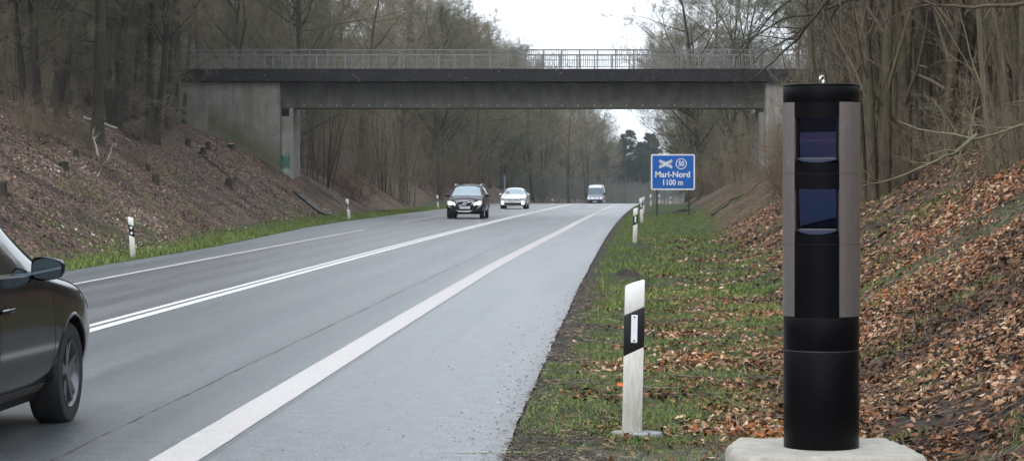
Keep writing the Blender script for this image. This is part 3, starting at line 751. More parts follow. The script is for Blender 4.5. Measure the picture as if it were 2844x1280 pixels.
# plinth
def plinth_mat():
    m, t, b = mat('plinth_concrete'); P = objco(t); n = noise(t, P, 8, 6, .75); n2 = noise(t, P, 120, 3, .7)
    r = ramp(t, [(.3, (.27, .25, .215)), (.7, (.42, .40, .36))]); L(t, n, r.inputs[0]); r2 = ramp(t, [(.25, (.75,)*3), (.6, (1.06,)*3)]); L(t, n2, r2.inputs[0])
    L(t, mixc(t, 1, r.outputs[0], r2.outputs[0], 'MULTIPLY'), b.inputs['Base Color']); b.inputs['Roughness'].default_value = .9
    bump(t, b, math_(t, 'ADD', n, math_(t, 'MULTIPLY', n2, .5)), .6, .012); return m
pl = empty('concrete_plinth', (tx, TY, 0)); tag(pl, 'pale rough concrete slab carrying the black speed camera column', 'plinth')
OCT = [(.50, .12), (.445, .47), (-.445, .47), (-.52, .15), (-.54, -.40), (-.46, -.52), (.46, -.52), (.53, -.40)]
def octk(a_):
    c_, s_ = math.cos(a_), math.sin(a_); best = 9
    for (x1, y1), (x2, y2) in zip(OCT, OCT[1:]+OCT[:1]):
        ex_, ey_ = x2-x1, y2-y1; den = c_*ey_-s_*ex_
        if abs(den) < 1e-9: continue
        t_ = (x1*ey_-y1*ex_)/den
        if 0 < t_ < best: best = t_
    return best
def plinth():
    n = 44; V = []; rr = np.random.RandomState(4)
    hx, hy = 1.0, 1.0
    prof = [(0.0, z0), (.55, z0), (.85, z0), (.985, z0-.001), (1.0, z0-.007), (1.035, z0-.035), (1.05, -.12)]
    m = MB(); v = []; ns = 120
    for i in range(ns):
        a_ = TAU*i/ns; c_, s_ = math.cos(a_), math.sin(a_); k = octk(a_)
        for (q, z_) in prof:
            j = 1+(.012*math.sin(i*1.7+q*9)+.01*math.sin(i*.6)) if q > .9 else 1
            xx_ = hx*k*c_*q*j; yy_ = hy*k*s_*q*j
            v.append((xx_, yy_, z_+(.003*math.sin(i*.9) if q > .95 else 0)))
    kk = len(prof); f = [(i*kk+q, ((i+1) % ns)*kk+q, ((i+1) % ns)*kk+q+1, i*kk+q+1) for i in range(ns) for q in range(kk-1)]
    m.add(v, f); return m.build('slab', plinth_mat(), pl, 0, smooth=True)
plinth()
# ---------------------------------------------------------------- trees
def grow(rng, P, Rr, count, t0, t1, ang, lfun, r_ratio, npts, wob, up, rtip=.25, tpow=1.0, flat=0.0):
    """children of every polyline in P (N,n,3); returns P2 (N*count,npts,3), R2"""
    Nn, n, _ = P.shape
    t = np.sort(rng.uniform(0, 1, (Nn, count))**tpow, 1)*(t1-t0)+t0
    f = t*(n-1); i = np.minimum(f.astype(int), n-2); fr = (f-i)[..., None]
    rows = np.arange(Nn)[:, None]
    p0 = P[rows, i]*(1-fr)+P[rows, i+1]*fr
    r0 = Rr[rows, i]*(1-fr[..., 0])+Rr[rows, i+1]*fr[..., 0]
    d = P[rows, i+1]-P[rows, i]; ln = np.linalg.norm(d, axis=-1, keepdims=True); d = d/np.maximum(ln, 1e-6)
    plen = np.linalg.norm(np.diff(P, axis=1), axis=-1).sum(1)[:, None]
    rnd = rng.normal(size=d.shape); rnd -= (rnd*d).sum(-1, keepdims=True)*d; rnd /= np.maximum(np.linalg.norm(rnd, axis=-1, keepdims=True), 1e-6)
    a = np.radians(rng.uniform(ang[0], ang[1], t.shape))[..., None]
    nd = np.cos(a)*d+np.sin(a)*rnd; nd[..., 2] *= (1-flat)
    Ln = lfun(t, plen)*rng.uniform(.6, 1.15, t.shape)
    r1 = np.minimum(r0*r_ratio, r0*.95)
    p0 = p0.reshape(-1, 3); nd = nd.reshape(-1, 3); Ln = Ln.reshape(-1); r1 = r1.reshape(-1)
    nd /= np.linalg.norm(nd, axis=1, keepdims=True)
    out = np.zeros((len(p0), npts, 3)); out[:, 0] = p0; dd = nd.copy()
    for k in range(1, npts):
        dd = dd+rng.normal(size=dd.shape)*wob; dd[:, 2] += up
        dd /= np.linalg.norm(dd, axis=1, keepdims=True)
        out[:, k] = out[:, k-1]+dd*(Ln/(npts-1))[:, None]
    tt = np.linspace(0, 1, npts)[None]
    return out, r1[:, None]*(1-tt*(1-rtip))
def tubes(P, Rr, k):
    Nn, n, _ = P.shape
    T_ = np.gradient(P, axis=1); T_ /= np.maximum(np.linalg.norm(T_, axis=-1, keepdims=True), 1e-9)
    ref = np.where(np.abs(T_[..., 2:3]) > .9, np.array([1., 0, 0]), np.array([0, 0, 1.]))
    U = np.cross(T_, ref); U /= np.maximum(np.linalg.norm(U, axis=-1, keepdims=True), 1e-9); W = np.cross(T_, U)
    an = 2*np.pi*np.arange(k)/k
    V = P[:, :, None]+(U[:, :, None]*np.cos(an)[None, None, :, None]+W[:, :, None]*np.sin(an)[None, None, :, None])*Rr[:, :, None, None]
    I = np.arange(Nn*n*k).reshape(Nn, n, k); J = np.roll(I, -1, 2)
    F = np.stack([I[:, :-1], J[:, :-1], J[:, 1:], I[:, 1:]], -1).reshape(-1, 4)
    return V.reshape(-1, 3), F
def joinvf(parts):
    V = []; F = []; b = 0
    for v, f in parts: V.append(v); F.append(f+b); b += len(v)
    return np.concatenate(V), np.concatenate(F)
def bark(name, c0, c1, mossc=(.06, .075, .03), moss=.3, randv=.25):
    m, t, b = mat(name); P = objco(t)
    mp = N(t, 'ShaderNodeMapping'); mp.inputs['Scale'].default_value = (6, 6, 1.2); L(t, P, mp.inputs['Vector'])
    n = noise(t, mp.outputs[0], 3, 5, .7); r = ramp(t, [(.3, c0), (.7, c1)]); L(t, n, r.inputs[0])
    n2 = noise(t, P, .9, 4, .6); mr = ramp(t, [(.45, (0, 0, 0)), (.62, (moss,)*3)]); L(t, n2, mr.inputs[0])
    c = mixc(t, mr.outputs[0], r.outputs[0], mossc)
    oi = t.nodes.new('ShaderNodeObjectInfo'); rr = ramp(t, [(0, (1-randv,)*3), (.5, (1, .98, .95)), (1, (1+randv, 1+randv*.9, 1+randv*.8))]); L(t, oi.outputs['Random'], rr.inputs[0])
    c = mixc(t, 1, c, rr.outputs[0], 'MULTIPLY')
    L(t, c, b.inputs['Base Color']); b.inputs['Roughness'].default_value = .85; b.inputs['Specular IOR Level'].default_value = .25
    bump(t, b, n, .6, .03); return m
M['bark'] = bark('bark_grey', (.022, .020, .016), (.066, .058, .045), (.060, .066, .030), .6)
M['twig'] = bark('twig_brown', (.135, .112, .080), (.28, .235, .175), (.16, .16, .08), .5)
M['twig_far'] = bark('twig_hazed_green', (.075, .080, .072), (.145, .155, .14), (.07, .09, .065), .5)  # grey-green puts distance haze into the twig colour, besides an evergreen tone
M['bark_tan'] = bark('bark_tan', (.042, .034, .024), (.14, .112, .080), (.075, .078, .036), .6)
M['twig_tan'] = bark('twig_tan', (.085, .066, .048), (.19, .155, .115), (.11, .105, .055), .4)
M['twig_green'] = bark('twig_mossy', (.075, .085, .048), (.16, .17, .10), (.09, .11, .045), .6)
M['bark_dark'] = bark('bark_dark', (.018, .016, .013), (.05, .044, .035), (.05, .055, .025), .5)
M['birch'] = smat('birch_bark', (.42, .40, .36), .7, var=.35, vscale=9)
M['dry'] = bark('dry_twig', (.12, .075, .05), (.26, .17, .12), (.12, .10, .05), .2)
M['needle'] = bark('pine_needle', (.012, .030, .020), (.035, .065, .042), (.02, .05, .03), .5, .15)
M['pine_bark'] = bark('pine_bark', (.05, .04, .033), (.13, .09, .07))

def trunkline(rng, H, lean, wob, n=14, base=(0, 0)):
    P = np.zeros((1, n, 3)); d = np.array([lean[0], lean[1], 1.0]); d /= np.linalg.norm(d); p = np.array([base[0], base[1], -.5]); P[0, 0] = p
    for k in range(1, n):
        d = d+rng.normal(size=3)*wob; d[2] = max(d[2], .5); d[2] += .05; d /= np.linalg.norm(d); P[0, k] = P[0, k-1]+d*(H+.5)/(n-1)
    return P
def tall_tree(name, seed, H, r, t0=.25, limbs=20, spread=.34, lean=(0, 0), wob=.04, mats=('bark', 'twig'), low=6, nb=10, nt=8, nw=4, up=.10, ang=(35, 65)):
    rng = np.random.RandomState(seed); P = trunkline(rng, H, lean, wob); tt = np.linspace(0, 1, P.shape[1])[None]
    Rr = r*(1-tt)**.75+.02; Rr[0, 0] *= 1.5; Rr[0, 1] *= 1.02
    lf = lambda t, pl: H*spread*(.35+np.sin(np.clip((t-t0)/(1-t0), 0, 1)*np.pi*.85+.35)*.75)
    L1, R1 = grow(rng, P, Rr, limbs, t0, .98, ang, lf, .45, 9, .10, up)
    parts = [tubes(P, Rr, 9), tubes(L1, R1, 5)]
    if low:
        Lb, Rb = grow(rng, P, Rr, low, .08, t0+.1, (55, 95), lambda t, pl: H*.16+0*t, .16, 7, .16, .02)
        parts.append(tubes(Lb, Rb, 4)); L1b, R1b = Lb, Rb
    L2, R2 = grow(rng, L1, R1, nb, .18, 1, (25, 60), lambda t, pl: pl*(.55-.28*t), .5, 6, .14, .05); R2 = np.maximum(R2, .008)
    if low:
        L2b, R2b = grow(rng, L1b, R1b, 6, .2, 1, (30, 65), lambda t, pl: pl*(.5-.2*t), .5, 6, .16, .02); R2b = np.maximum(R2b, .006)
        L2 = np.concatenate([L2, L2b]); R2 = np.concatenate([R2, R2b])
    L3, R3 = grow(rng, L2, R2, nt, .15, 1, (25, 60), lambda t, pl: pl*(.5-.2*t)+.12, .5, 4, .15, .04); R3 = np.maximum(R3, .0070)
    L4, R4 = grow(rng, L3, R3, nw, .2, 1, (25, 55), lambda t, pl: pl*.5+.1, .7, 3, .12, .03); R4 = np.maximum(R4, .0055)
    o = npmesh(name, *joinvf(parts), M[mats[0]], smooth=True)
    c = npmesh('crown', *joinvf([tubes(L2, R2, 3), tubes(L3, R3, 3), tubes(L4, R4, 3)]), M[mats[1]], parent=o)
    return o
def split_trunk(o, name):
    """thing > trunk, crown: an Empty at the base"""
    e = empty(name); o.name = 'trunk'; o.data.name = 'trunk'; ch = list(o.children); o.parent = e
    for c in ch: c.parent = e
    return e
def coppice(name, seed, H, stems, mats=('bark_tan', 'twig_tan'), r=(.03, .075), spreadb=.5, nb=9, nt=6, nw=3, leanm=.16):
    rng = np.random.RandomState(seed); Ps = []; Rs = []
    for i in range(stems):
        a = rng.uniform(0, 2*np.pi); q = rng.uniform(.05, spreadb); ln = rng.uniform(.02, leanm)
        h = H*rng.uniform(.6, 1.05); P = trunkline(rng, h, (math.cos(a)*ln, math.sin(a)*ln), .055, 11, (math.cos(a)*q, math.sin(a)*q))
        Ps.append(P[0]); tt = np.linspace(0, 1, 11); rr = rng.uniform(*r); Rs.append(rr*(1-tt)**.8+.008)
    P = np.array(Ps); Rr = np.array(Rs)
    L2, R2 = grow(rng, P, Rr, nb, .15, 1, (18, 50), lambda t, pl: pl*(.32-.18*t)+.2, .42, 7, .12, .08); R2 = np.maximum(R2, .006)
    L3, R3 = grow(rng, L2, R2, nt, .12, 1, (20, 55), lambda t, pl: pl*(.5-.2*t)+.1, .55, 5, .15, .05); R3 = np.maximum(R3, .0045)
    L4, R4 = grow(rng, L3, R3, nw, .2, 1, (20, 50), lambda t, pl: pl*.45+.06, .7, 3, .12, .03); R4 = np.maximum(R4, .0032)
    e = empty(name); npmesh('trunk', *tubes(P, Rr, 7), M[mats[0]], parent=e, smooth=True)
    npmesh('crown', *joinvf([tubes(L2, R2, 4), tubes(L3, R3, 3), tubes(L4, R4, 3)]), M[mats[1]], parent=e)
    return e
def shrub(name, seed, H, stems, mt='dry', spread=.9):
    rng = np.random.RandomState(seed); P = []
    for i in range(stems):
        a = rng.uniform(0, 2*np.pi); q = rng.uniform(0, spread); ln = rng.uniform(.1, .9)
        t_ = trunkline(rng, H*rng.uniform(.4, 1.1), (math.cos(a)*ln, math.sin(a)*ln), .22, 8, (math.cos(a)*q, math.sin(a)*q)); t_[0, :, 2] += .4; P.append(t_[0])
    P = np.array(P); Rr = np.repeat((.011*(1-np.linspace(0, .75, 8)))[None], stems, 0)
    L2, R2 = grow(rng, P, Rr, 7, .1, 1, (20, 70), lambda t, pl: pl*.4, .6, 5, .2, .02)
    L3, R3 = grow(rng, L2, R2, 4, .1, 1, (20, 70), lambda t, pl: pl*.5+.04, .7, 3, .2, .02)
    return npmesh(name, *joinvf([tubes(P, Rr, 4), tubes(L2, np.maximum(R2, .004), 3), tubes(L3, np.maximum(R3, .003), 3)]), M[mt])
def pine(name, seed, H):
    rng = np.random.RandomState(seed); P = trunkline(rng, H, (0, 0), .02); tt = np.linspace(0, 1, 14)[None]; Rr = .24*(1-tt)+.03
    L1, R1 = grow(rng, P, Rr, 34, .38, 1, (60, 95), lambda t, pl: H*(.26-.19*t), .3, 7, .10, .07)
    L2, R2 = grow(rng, L1, R1, 18, .2, 1, (30, 80), lambda t, pl: pl*.36+.2+0*t, .4, 5, .12, .06)
    e = empty(name); npmesh('trunk', *joinvf([tubes(P, Rr, 7), tubes(L1, R1, 4)]), M['pine_bark'], parent=e)
    L3, R3 = grow(rng, L2, R2, 16, .05, 1, (30, 80), lambda t, pl: .5+0*t, .5, 2, .1, .02, 1.0)
    # each tuft: two crossed slender blades
    A = L3[:, 0]; B = L3[:, 1]; d = B-A; s = rng.normal(size=d.shape); s -= (s*d).sum(-1, keepdims=True)*d/np.maximum((d*d).sum(-1, keepdims=True), 1e-9); s /= np.linalg.norm(s, axis=1, keepdims=True); s *= .06
    u2 = np.cross(d, s); u2 = u2/np.maximum(np.linalg.norm(u2, axis=1, keepdims=True), 1e-9)*.06
    V = np.concatenate([A, A+d*.5+s, B, A+d*.5-s, A+d*.5+u2, A+d*.5-u2]); n = len(A); i = np.arange(n)
    F = np.concatenate([np.stack([i, i+n, i+2*n, i+3*n], -1), np.stack([i, i+4*n, i+2*n, i+5*n], -1)])
    npmesh('crown', V, F, M['needle'], parent=e)
    return e

protoT = [tall_tree('t', 11, 17, .16, .30, 20), tall_tree('t', 12, 19, .19, .38, 20, .30, low=8), tall_tree('t', 13, 15, .15, .22, 22, .34, wob=.06), tall_tree('t', 14, 18, .14, .42, 18, .28, (.06, 0), low=9, mats=('bark', 'twig_green'))]
protoT = [split_trunk(o, 'bare_tree') for o in protoT]
protoE = [split_trunk(tall_tree('t', 21, 15.5, .22, .12, 24, .42, (.03, 0), .07, low=4, nb=9, ang=(40, 80), up=.05), 'edge_tree'),
          split_trunk(tall_tree('t', 22, 14, .20, .15, 24, .44, (-.03, 0), .08, low=4, nb=9, mats=('bark', 'twig_green'), ang=(40, 80), up=.04), 'edge_tree'),
          split_trunk(tall_tree('t', 23, 16, .20, .18, 24, .38, (0, 0), .06, low=5, nb=9, ang=(35, 75), up=.06), 'edge_tree')]
protoC = [coppice('coppice_tree', 31, 10, 10, nb=7, nt=5, r=(.035, .08), spreadb=.9), coppice('coppice_tree', 32, 9, 13, nb=6, nt=5, r=(.022, .055), spreadb=1.0), coppice('coppice_tree', 33, 11, 7, r=(.05, .11), spreadb=1.0, nb=8, nt=5), coppice('coppice_tree', 34, 7, 10, r=(.012, .04), leanm=.3, mats=('bark', 'twig'))]
protoS = [shrub('dry_shrub', 41, 1.5, 26), shrub('dry_shrub', 42, 1.1, 30, 'twig_tan'), shrub('dry_shrub', 43, 2.2, 22, 'twig')]
protoP = [pine('pine_tree', 51, 17), pine('pine_tree', 52, 15)]
for e in protoT+protoE+protoC+protoS+protoP: e['used'] = 0
def place(proto, x, y, rz, s, label, cat, group=None, rx=0, ry=0, dz=0, sz=1.0):
    if proto.get('used') == 0: o = proto; proto['used'] = 1
    else: o = copy_tree(proto)
    o.location = (x, y, G(x, y)+dz); o.rotation_euler = (rx, ry, rz); o.scale = (s, s, s*sz)
    for k in ('label', 'group'):
        if k in o: del o[k]
    tag(o, label, cat, group); return o
rt = random.Random(99)
def occupied(lst, x, y, d): return any((x-a)**2+(y-b)**2 < d*d for a, b in lst)
spots = []
# --- individually matched trunks of the left bank (photograph base points in the 2575-wide picture)
keyL = [(245, 362, 1, 1.12, 'thick dark-barked bare tree on the left bank with reddish bark low on one side', 0, 0),
        (296, 322, 0, .95, 'bare tree on the left bank leaning right, just right of the thickest trunk', 0, 8),
        (320, 305, 2, 1.05, 'short-boled bare tree with flared foot behind the leaning trunk on the left bank', 0, 0),
        (372, 355, 0, .92, 'left trunk of the pair of close leaning trees on the left bank', 0, 9),
        (392, 362, 2, 1.0, 'right trunk of the pair of close leaning trees on the left bank', 0, 8),
        (462, 312, 3, .8, 'thin bare tree just in front of the left bridge wing wall', 0, 3),
        (440, 312, 1, .85, 'mossy-footed bare tree left of the bridge wing wall', 0, -2),
        (105, 300, 0, .95, 'slim leaning bare tree in the left part of the left bank', 0, 9),
        (60, 285, 2, .9, 'dark bare tree nearest the left picture edge on the bank', 0, 5),
        (140, 295, 3, .85, 'bare tree with orange-stained foot on the left bank', 0, 8)]
for dx, dy, k, s, lab, rx, ry in keyL:
    p = hit(dx*DS, dy*DS); place(protoT[k], p.x, p.y, rt.uniform(0, 6.28), s, lab, 'tree', None, 0, R(ry)); protoT[k]['used'] = 1
    spots.append((p.x, p.y))
def scatter(n, yr, orr, side, protos, smin, smax, label, cat, group, mind, ypow=1.0, lean=3, szr=(1, 1)):
    k = 0; tries = 0
    while k < n and tries < n*40:
        tries += 1
        Y = yr[0]+(yr[1]-yr[0])*rt.random()**ypow; o = orr[0]+(orr[1]-orr[0])*rt.random()
        x = float(cx(Y))+side*o
        px = abs(x/Y*FX)
        if px > 1422+ (3.5 if cat != 'shrub' else 1)/Y*FX: continue
        if BY-2.5 < Y < BY+7.5 : continue
        if Y < 126 and (-.147 < x/Y < -.092 or .099 < x/Y < .1225): continue
        if occupied(spots, x, Y, mind): continue
        spots.append((x, Y)); k += 1
        place(rt.choice(protos), x, Y, rt.uniform(0, 6.28), rt.uniform(smin, smax), label, cat, group, R(rt.uniform(-lean, lean)), R(rt.uniform(-lean, lean)), -.05, rt.uniform(*szr))
    return k
g1 = 'bare trees of the wood on the left bank before the bridge'
scatter(48, (62, 126), (15.0, 42), -1, protoT, .75, 1.1, 'slender grey bare tree in the wood on top of the left bank, before the bridge', 'tree', g1, 1.5)
scatter(12, (62, 126), (17, 32), -1, [protoC[3], protoC[1]], .6, 1.0, 'low many-stemmed bare bush in the left wood before the bridge', 'bush', 'bare bushes in the left wood before the bridge', 1.2)
g2 = 'bare trees of the wood on the left beyond the bridge'
scatter(22, (136, 320), (12.2, 16), -1, protoE, .88, 1.08, 'bare edge tree on the left bank beyond the bridge', 'tree', 'bare trees on the left wood edge beyond the bridge', 4.0)
scatter(40, (136, 330), (15, 48), -1, protoT+protoE, .95, 1.25, 'bare tree inside the left wood beyond the bridge', 'tree', g2, 2.5, 1.2)
scatter(18, (136, 230), (10.5, 20), -1, [protoC[3], protoC[1]], .7, 1.1, 'low many-stemmed bare bush on the left bank beyond the bridge', 'bush', 'bare bushes on the left bank beyond the bridge', 1.5)
scatter(40, (270, 520), (9.5, 24), -1, protoE+protoT, .95, 1.15, 'far hazy bare tree where the road bends away', 'tree', 'far bare trees at the bend', 4.0)
scatter(40, (340, 760), (9.5, 42), -1, protoP, .8, 1.08, 'far hazy dark green pine where the road bends away', 'pine tree', 'far pines at the bend', 5.0)
g3 = 'bare trees of the wood on the right bank'
scatter(26, (62, 126), (13, 34), 1, protoT+protoE[:1], .75, 1.05, 'bare tree in the wood on the right bank before the bridge', 'tree', g3, 2.0)
scatter(30, (136, 300), (9.8, 34), 1, protoE[1:]+[protoE[1]]+protoT[3:], .95, 1.2, 'bare tree in the wood on the right beyond the bridge', 'tree', 'bare trees on the right beyond the bridge', 3.2)
scatter(14, (215, 430), (8.8, 13), 1, protoE, 1.0, 1.2, 'bare edge tree on the right where the road bends', 'tree', 'bare edge trees on the right at the bend', 4)
scatter(12, (136, 250), (10.5, 18), 1, [protoC[3], protoC[1]], .7, 1.0, 'low many-stemmed bare bush on the right beyond the bridge', 'bush', 'bare bushes on the right beyond the bridge', 2)
# --- right bank coppice in the foreground
scatter(50, (30, 62), (11.6, 24), 1, protoC, .8, 1.15, 'tan many-stemmed coppice tree in the thicket on the right bank', 'tree', 'coppice trees in the thicket on the right bank', .8, 1.0, 4)
scatter(26, (60, 118), (11.5, 26), 1, protoC, .8, 1.15, 'tan coppice tree on the right bank between the column and the bridge', 'tree', 'coppice trees on the right bank before the bridge', 1.2)
scatter(16, (34, 75), (14, 30), 1, protoT, .7, 1.0, 'single-trunk bare tree behind the thicket on the right bank', 'tree', 'single-trunk trees behind the right thicket', 1.5)
for dx, dy, k, s, ry, lab in ((2330, 350, 2, .95, -4, 'thin tan stems standing right behind the aluminium column, nearest in the right thicket'),
        (2440, 335, 0, 1.0, 3, 'tan leaning stems near the fallen branch on the right bank'),
        (2555, 300, 2, 1.1, -3, 'thick stems at the right picture edge above the fallen branch'),
        (2230, 345, 1, .9, 5, 'thin pale stems immediately right of the column top')):
    p = hit(dx*DS, dy*DS); place(protoC[k], p.x, p.y, rt.uniform(0, 6), s, lab, 'tree', None, 0, R(ry)); spots.append((p.x, p.y))
p = hit(2510*DS, 322*DS); place(protoT[1], p.x+.6, p.y+5, 1.0, .8, 'thick smooth grey trunk behind the thicket near the right picture edge', 'tree')
# big bare tree behind the sign
Yb = 165.0; xb = (1785*DS-1422)/FX*Yb
place(protoE[1], xb, Yb, 2.4, 1.05, 'wide-branched bare tree standing against the sky behind the blue sign', 'tree', None, 0, R(-14))
# --- shrubs and brambles on the banks
scatter(9, (60, 126), (12.5, 18), -1, protoS, .5, .9, 'low dry brush on the left bank before the bridge', 'shrub', 'dry brush on the left bank before the bridge', 1.0)
scatter(40, (136, 240), (10.5, 16), -1, protoS, .8, 1.5, 'low dry brush on the left bank beyond the bridge', 'shrub', 'dry brush on the left bank beyond the bridge', 1.0)
scatter(9, (30, 60), (11.0, 15), 1, protoS, .4, .7, 'low dry brush on the right bank beside the thicket', 'shrub', 'dry brush beside the right thicket', .8)
scatter(30, (62, 126), (10.5, 15), 1, protoS, .7, 1.2, 'low dry brush on the right bank before the bridge', 'shrub', 'dry brush on the right bank before the bridge', 1.0)
scatter(20, (136, 230), (10, 14), 1, protoS, .8, 1.3, 'low dry brush on the right beyond the bridge', 'shrub', 'dry brush on the right beyond the bridge', 1.2)
# --- behind the camera, seen only as reflections
for i in range(9):
    Y = -30+i*3.5; x = float(cx(Y))-11-rt.uniform(0, 3); place(protoC[i % 3], x, Y, i, 1.0, 'bare tree on the opposite bank behind the photographer', 'tree', 'bare trees behind the photographer')
for e in protoT+protoE+protoC+protoS+protoP:
    if not e['used']:
        for c in list(e.children): bpy.data.objects.remove(c)
        bpy.data.objects.remove(e)
for o in bpy.data.objects:
    if 'used' in o: del o['used']
# --- the far wood closing the view, a mass
def far_wood(name, y0, y1, o0, o1, n, hh, mt, seed):
    rng = np.random.RandomState(seed); Y = rng.uniform(y0, y1, n); O = rng.uniform(o0, o1, n); X = cx(Y)+O
    P = np.zeros((n, 6, 3)); H = hh*rng.uniform(.6, 1.1, n); Z = groundz(X, Y, False); t_ = np.linspace(0, 1, 6)
    P[:, :, 0] = X[:, None]+rng.normal(size=(n, 1))*.6*t_; P[:, :, 1] = Y[:, None]+rng.normal(size=(n, 1))*.6*t_; P[:, :, 2] = Z[:, None]-.5+H[:, None]*t_
    Rr = (.13*rng.uniform(.5, 1.5, n))[:, None]*(1-.85*t_)[None]
    L1, R1 = grow(rng, P, Rr, 20, .10, 1, (30, 75), lambda t, pl: pl*.22*(1.1-t*.6), .5, 4, .12, .08)
    L2, R2 = grow(rng, L1, np.maximum(R1, .015), 7, .2, 1, (25, 60), lambda t, pl: pl*.5, .6, 3, .12, .05)
    L3, R3 = grow(rng, L2, np.maximum(R2, .011), 4, .2, 1, (25, 60), lambda t, pl: pl*.6, .7, 2, .12, .05)
    o = npmesh(name, *joinvf([tubes(P, Rr, 5), tubes(L1, np.maximum(R1, .015), 3), tubes(L2, np.maximum(R2, .012), 3), tubes(L3, np.maximum(R3, .009), 3)]), M[mt])
    tag(o, kind='stuff'); return o
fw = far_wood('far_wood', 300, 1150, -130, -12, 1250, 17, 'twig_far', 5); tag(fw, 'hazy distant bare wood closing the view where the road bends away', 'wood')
fw = far_wood('roadside_wood', 150, 330, -60, -15, 380, 17, 'twig', 7); tag(fw, 'bare wood filling in behind the left edge trees beyond the bridge', 'wood')
fw = far_wood('back_wood', 75, 330, -95, -40, 330, 17, 'twig', 6); tag(fw, 'deep bare wood filling the background behind the left bank trees', 'wood')
fw = far_wood('back_wood', 60, 330, 24, 75, 380, 15, 'twig', 8); tag(fw, 'deep bare wood filling the background behind the right bank trees', 'wood')
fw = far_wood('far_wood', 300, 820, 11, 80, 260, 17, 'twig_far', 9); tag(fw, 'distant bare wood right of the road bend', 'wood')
def undergrowth(lab, y0, y1, o0, o1, n, hh, mt, seed, r=.012):
    rng = np.random.RandomState(seed); Y = y0+(y1-y0)*rng.rand(n)**1.2; O = o0+(o1-o0)*rng.rand(n)**1.3; X = cx(Y)+O
    kp = ~((Y < 126) & (X/Y > .098) & (X/Y < .124)); X, Y = X[kp], Y[kp]; n = len(X)
    P = np.zeros((n, 5, 3)); H = hh*rng.uniform(.3, 1.2, n); Z = groundz(X, Y, False); t_ = np.linspace(0, 1, 5); ln = rng.normal(size=(n, 2))*.28*H[:, None]
    P[:, :, 0] = X[:, None]+ln[:, :1]*t_**1.3; P[:, :, 1] = Y[:, None]+ln[:, 1:]*t_; P[:, :, 2] = Z[:, None]-.1+H[:, None]*t_
    Rr = (r*rng.uniform(.6, 2.0, n))[:, None]*(1-.75*t_)[None]
    L1, R1 = grow(rng, P, Rr, 6, .15, 1, (20, 60), lambda t, pl: pl*.4*(1.1-t*.6), .6, 4, .15, .06); L2, R2 = grow(rng, L1, np.maximum(R1, r*.5), 3, .1, 1, (20, 60), lambda t, pl: pl*.5, .7, 2, .15, .02)
    o = npmesh('undergrowth', *joinvf([tubes(P, Rr, 4), tubes(L1, np.maximum(R1, r*.5), 3), tubes(L2, np.maximum(R2, r*.4), 3)]), M[mt]); tag(o, lab, 'undergrowth', kind='stuff')
undergrowth('tangled brown brush at the foot of the left wood beyond the bridge', 136, 300, -15, -40, 3600, 3.2, 'twig', 61)
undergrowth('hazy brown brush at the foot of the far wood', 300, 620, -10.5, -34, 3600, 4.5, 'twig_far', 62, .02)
undergrowth('tangled brown brush at the foot of the right wood beyond the bridge', 136, 400, 11.5, 34, 2200, 3.2, 'twig', 63)
undergrowth('thin brush between the trunks of the left wood before the bridge', 84, 126, -19, -40, 700, 2.4, 'twig', 64)
undergrowth('thin tan saplings inside the right thicket', 30, 100, 14, 26, 1700, 3.2, 'twig_tan', 65, .009)
# ---------------------------------------------------------------- vehicles
def paint(name, col, metal=0, rough=.25, dirt=0.0, flake=0):
    m, t, b = mat(name); P = objco(t); b.inputs['Metallic'].default_value = metal; b.inputs['Coat Weight'].default_value = .8; b.inputs['Coat Roughness'].default_value = .04
    b.inputs['Roughness'].default_value = rough
    if dirt:
        sx = N(t, 'ShaderNodeSeparateXYZ'); L(t, P, sx.inputs[0]); n = noise(t, P, 4, 6, .7)
        f = math_(t, 'MULTIPLY', math_(t, 'SUBTRACT', 1.0, math_(t, 'DIVIDE', sx.outputs[2], .95), True), math_(t, 'ADD', n, .25)); f = math_(t, 'MULTIPLY', f, dirt, True)
        c = mixc(t, f, col, (.032, .028, .026)); L(t, c, b.inputs['Base Color'])
        L(t, math_(t, 'ADD', math_(t, 'MULTIPLY', f, .5), rough), b.inputs['Roughness']); b.inputs['Coat Weight'].default_value = 0; b.inputs['Specular IOR Level'].default_value = .26
    else: b.inputs['Base Color'].default_value = (*col, 1)
    return m
M['grey_paint'] = paint('grey_car_paint', (.010, .011, .0135), .15, .10, .08)
M['black_paint'] = paint('black_car_paint', (.003, .003, .004), 0, .25); M['black_paint'].node_tree.nodes['Principled BSDF'].inputs['Coat Weight'].default_value = .1; M['black_paint'].node_tree.nodes['Principled BSDF'].inputs['Specular IOR Level'].default_value = .25
M['white_paint'] = paint('white_car_paint', (.60, .62, .64), 0, .35)
M['silver_paint'] = paint('silver_blue_paint', (.13, .15, .21), .3, .3)
M['car_glass'] = smat('car_glass', (.010, .014, .014), .04, spec=.9)
M['screen_glass'] = smat('windscreen_sky_sheen', (.33, .40, .44), .14, .7, .08, 2)  # pale metallic colour stands in for the sky reflected in the windscreen
M['tyre'] = smat('tyre_rubber', (.013, .013, .013), .75, var=.3, vscale=30, bumps=.3)
M['rim'] = smat('alloy_dark', (.16, .165, .18), .35, .85)
M['rim_l'] = smat('alloy_silver', (.45, .46, .48), .3, .9)
M['trim'] = smat('black_trim', (.010, .010, .011), .5, spec=.12)
M['trim_grey'] = smat('satin_sill_trim', (.07, .065, .06), .5, .2)
M['chrome_t'] = smat('chrome_trim', (.72, .73, .75), .15, 1)
M['lamp_on'] = smat('headlamp_lit', (.9, .9, .85), .2, emit=((1, .96, .88), 2.2))
M['lamp_soft'] = smat('headlamp_lens', (.62, .62, .60), .15, .3, emit=((1, .95, .85), .12))
M['lamp_off'] = smat('headlamp_off', (.02, .026, .034), .35, .0, spec=.3)
M['plate'] = smat('plate_white', (.70, .71, .72), .4)
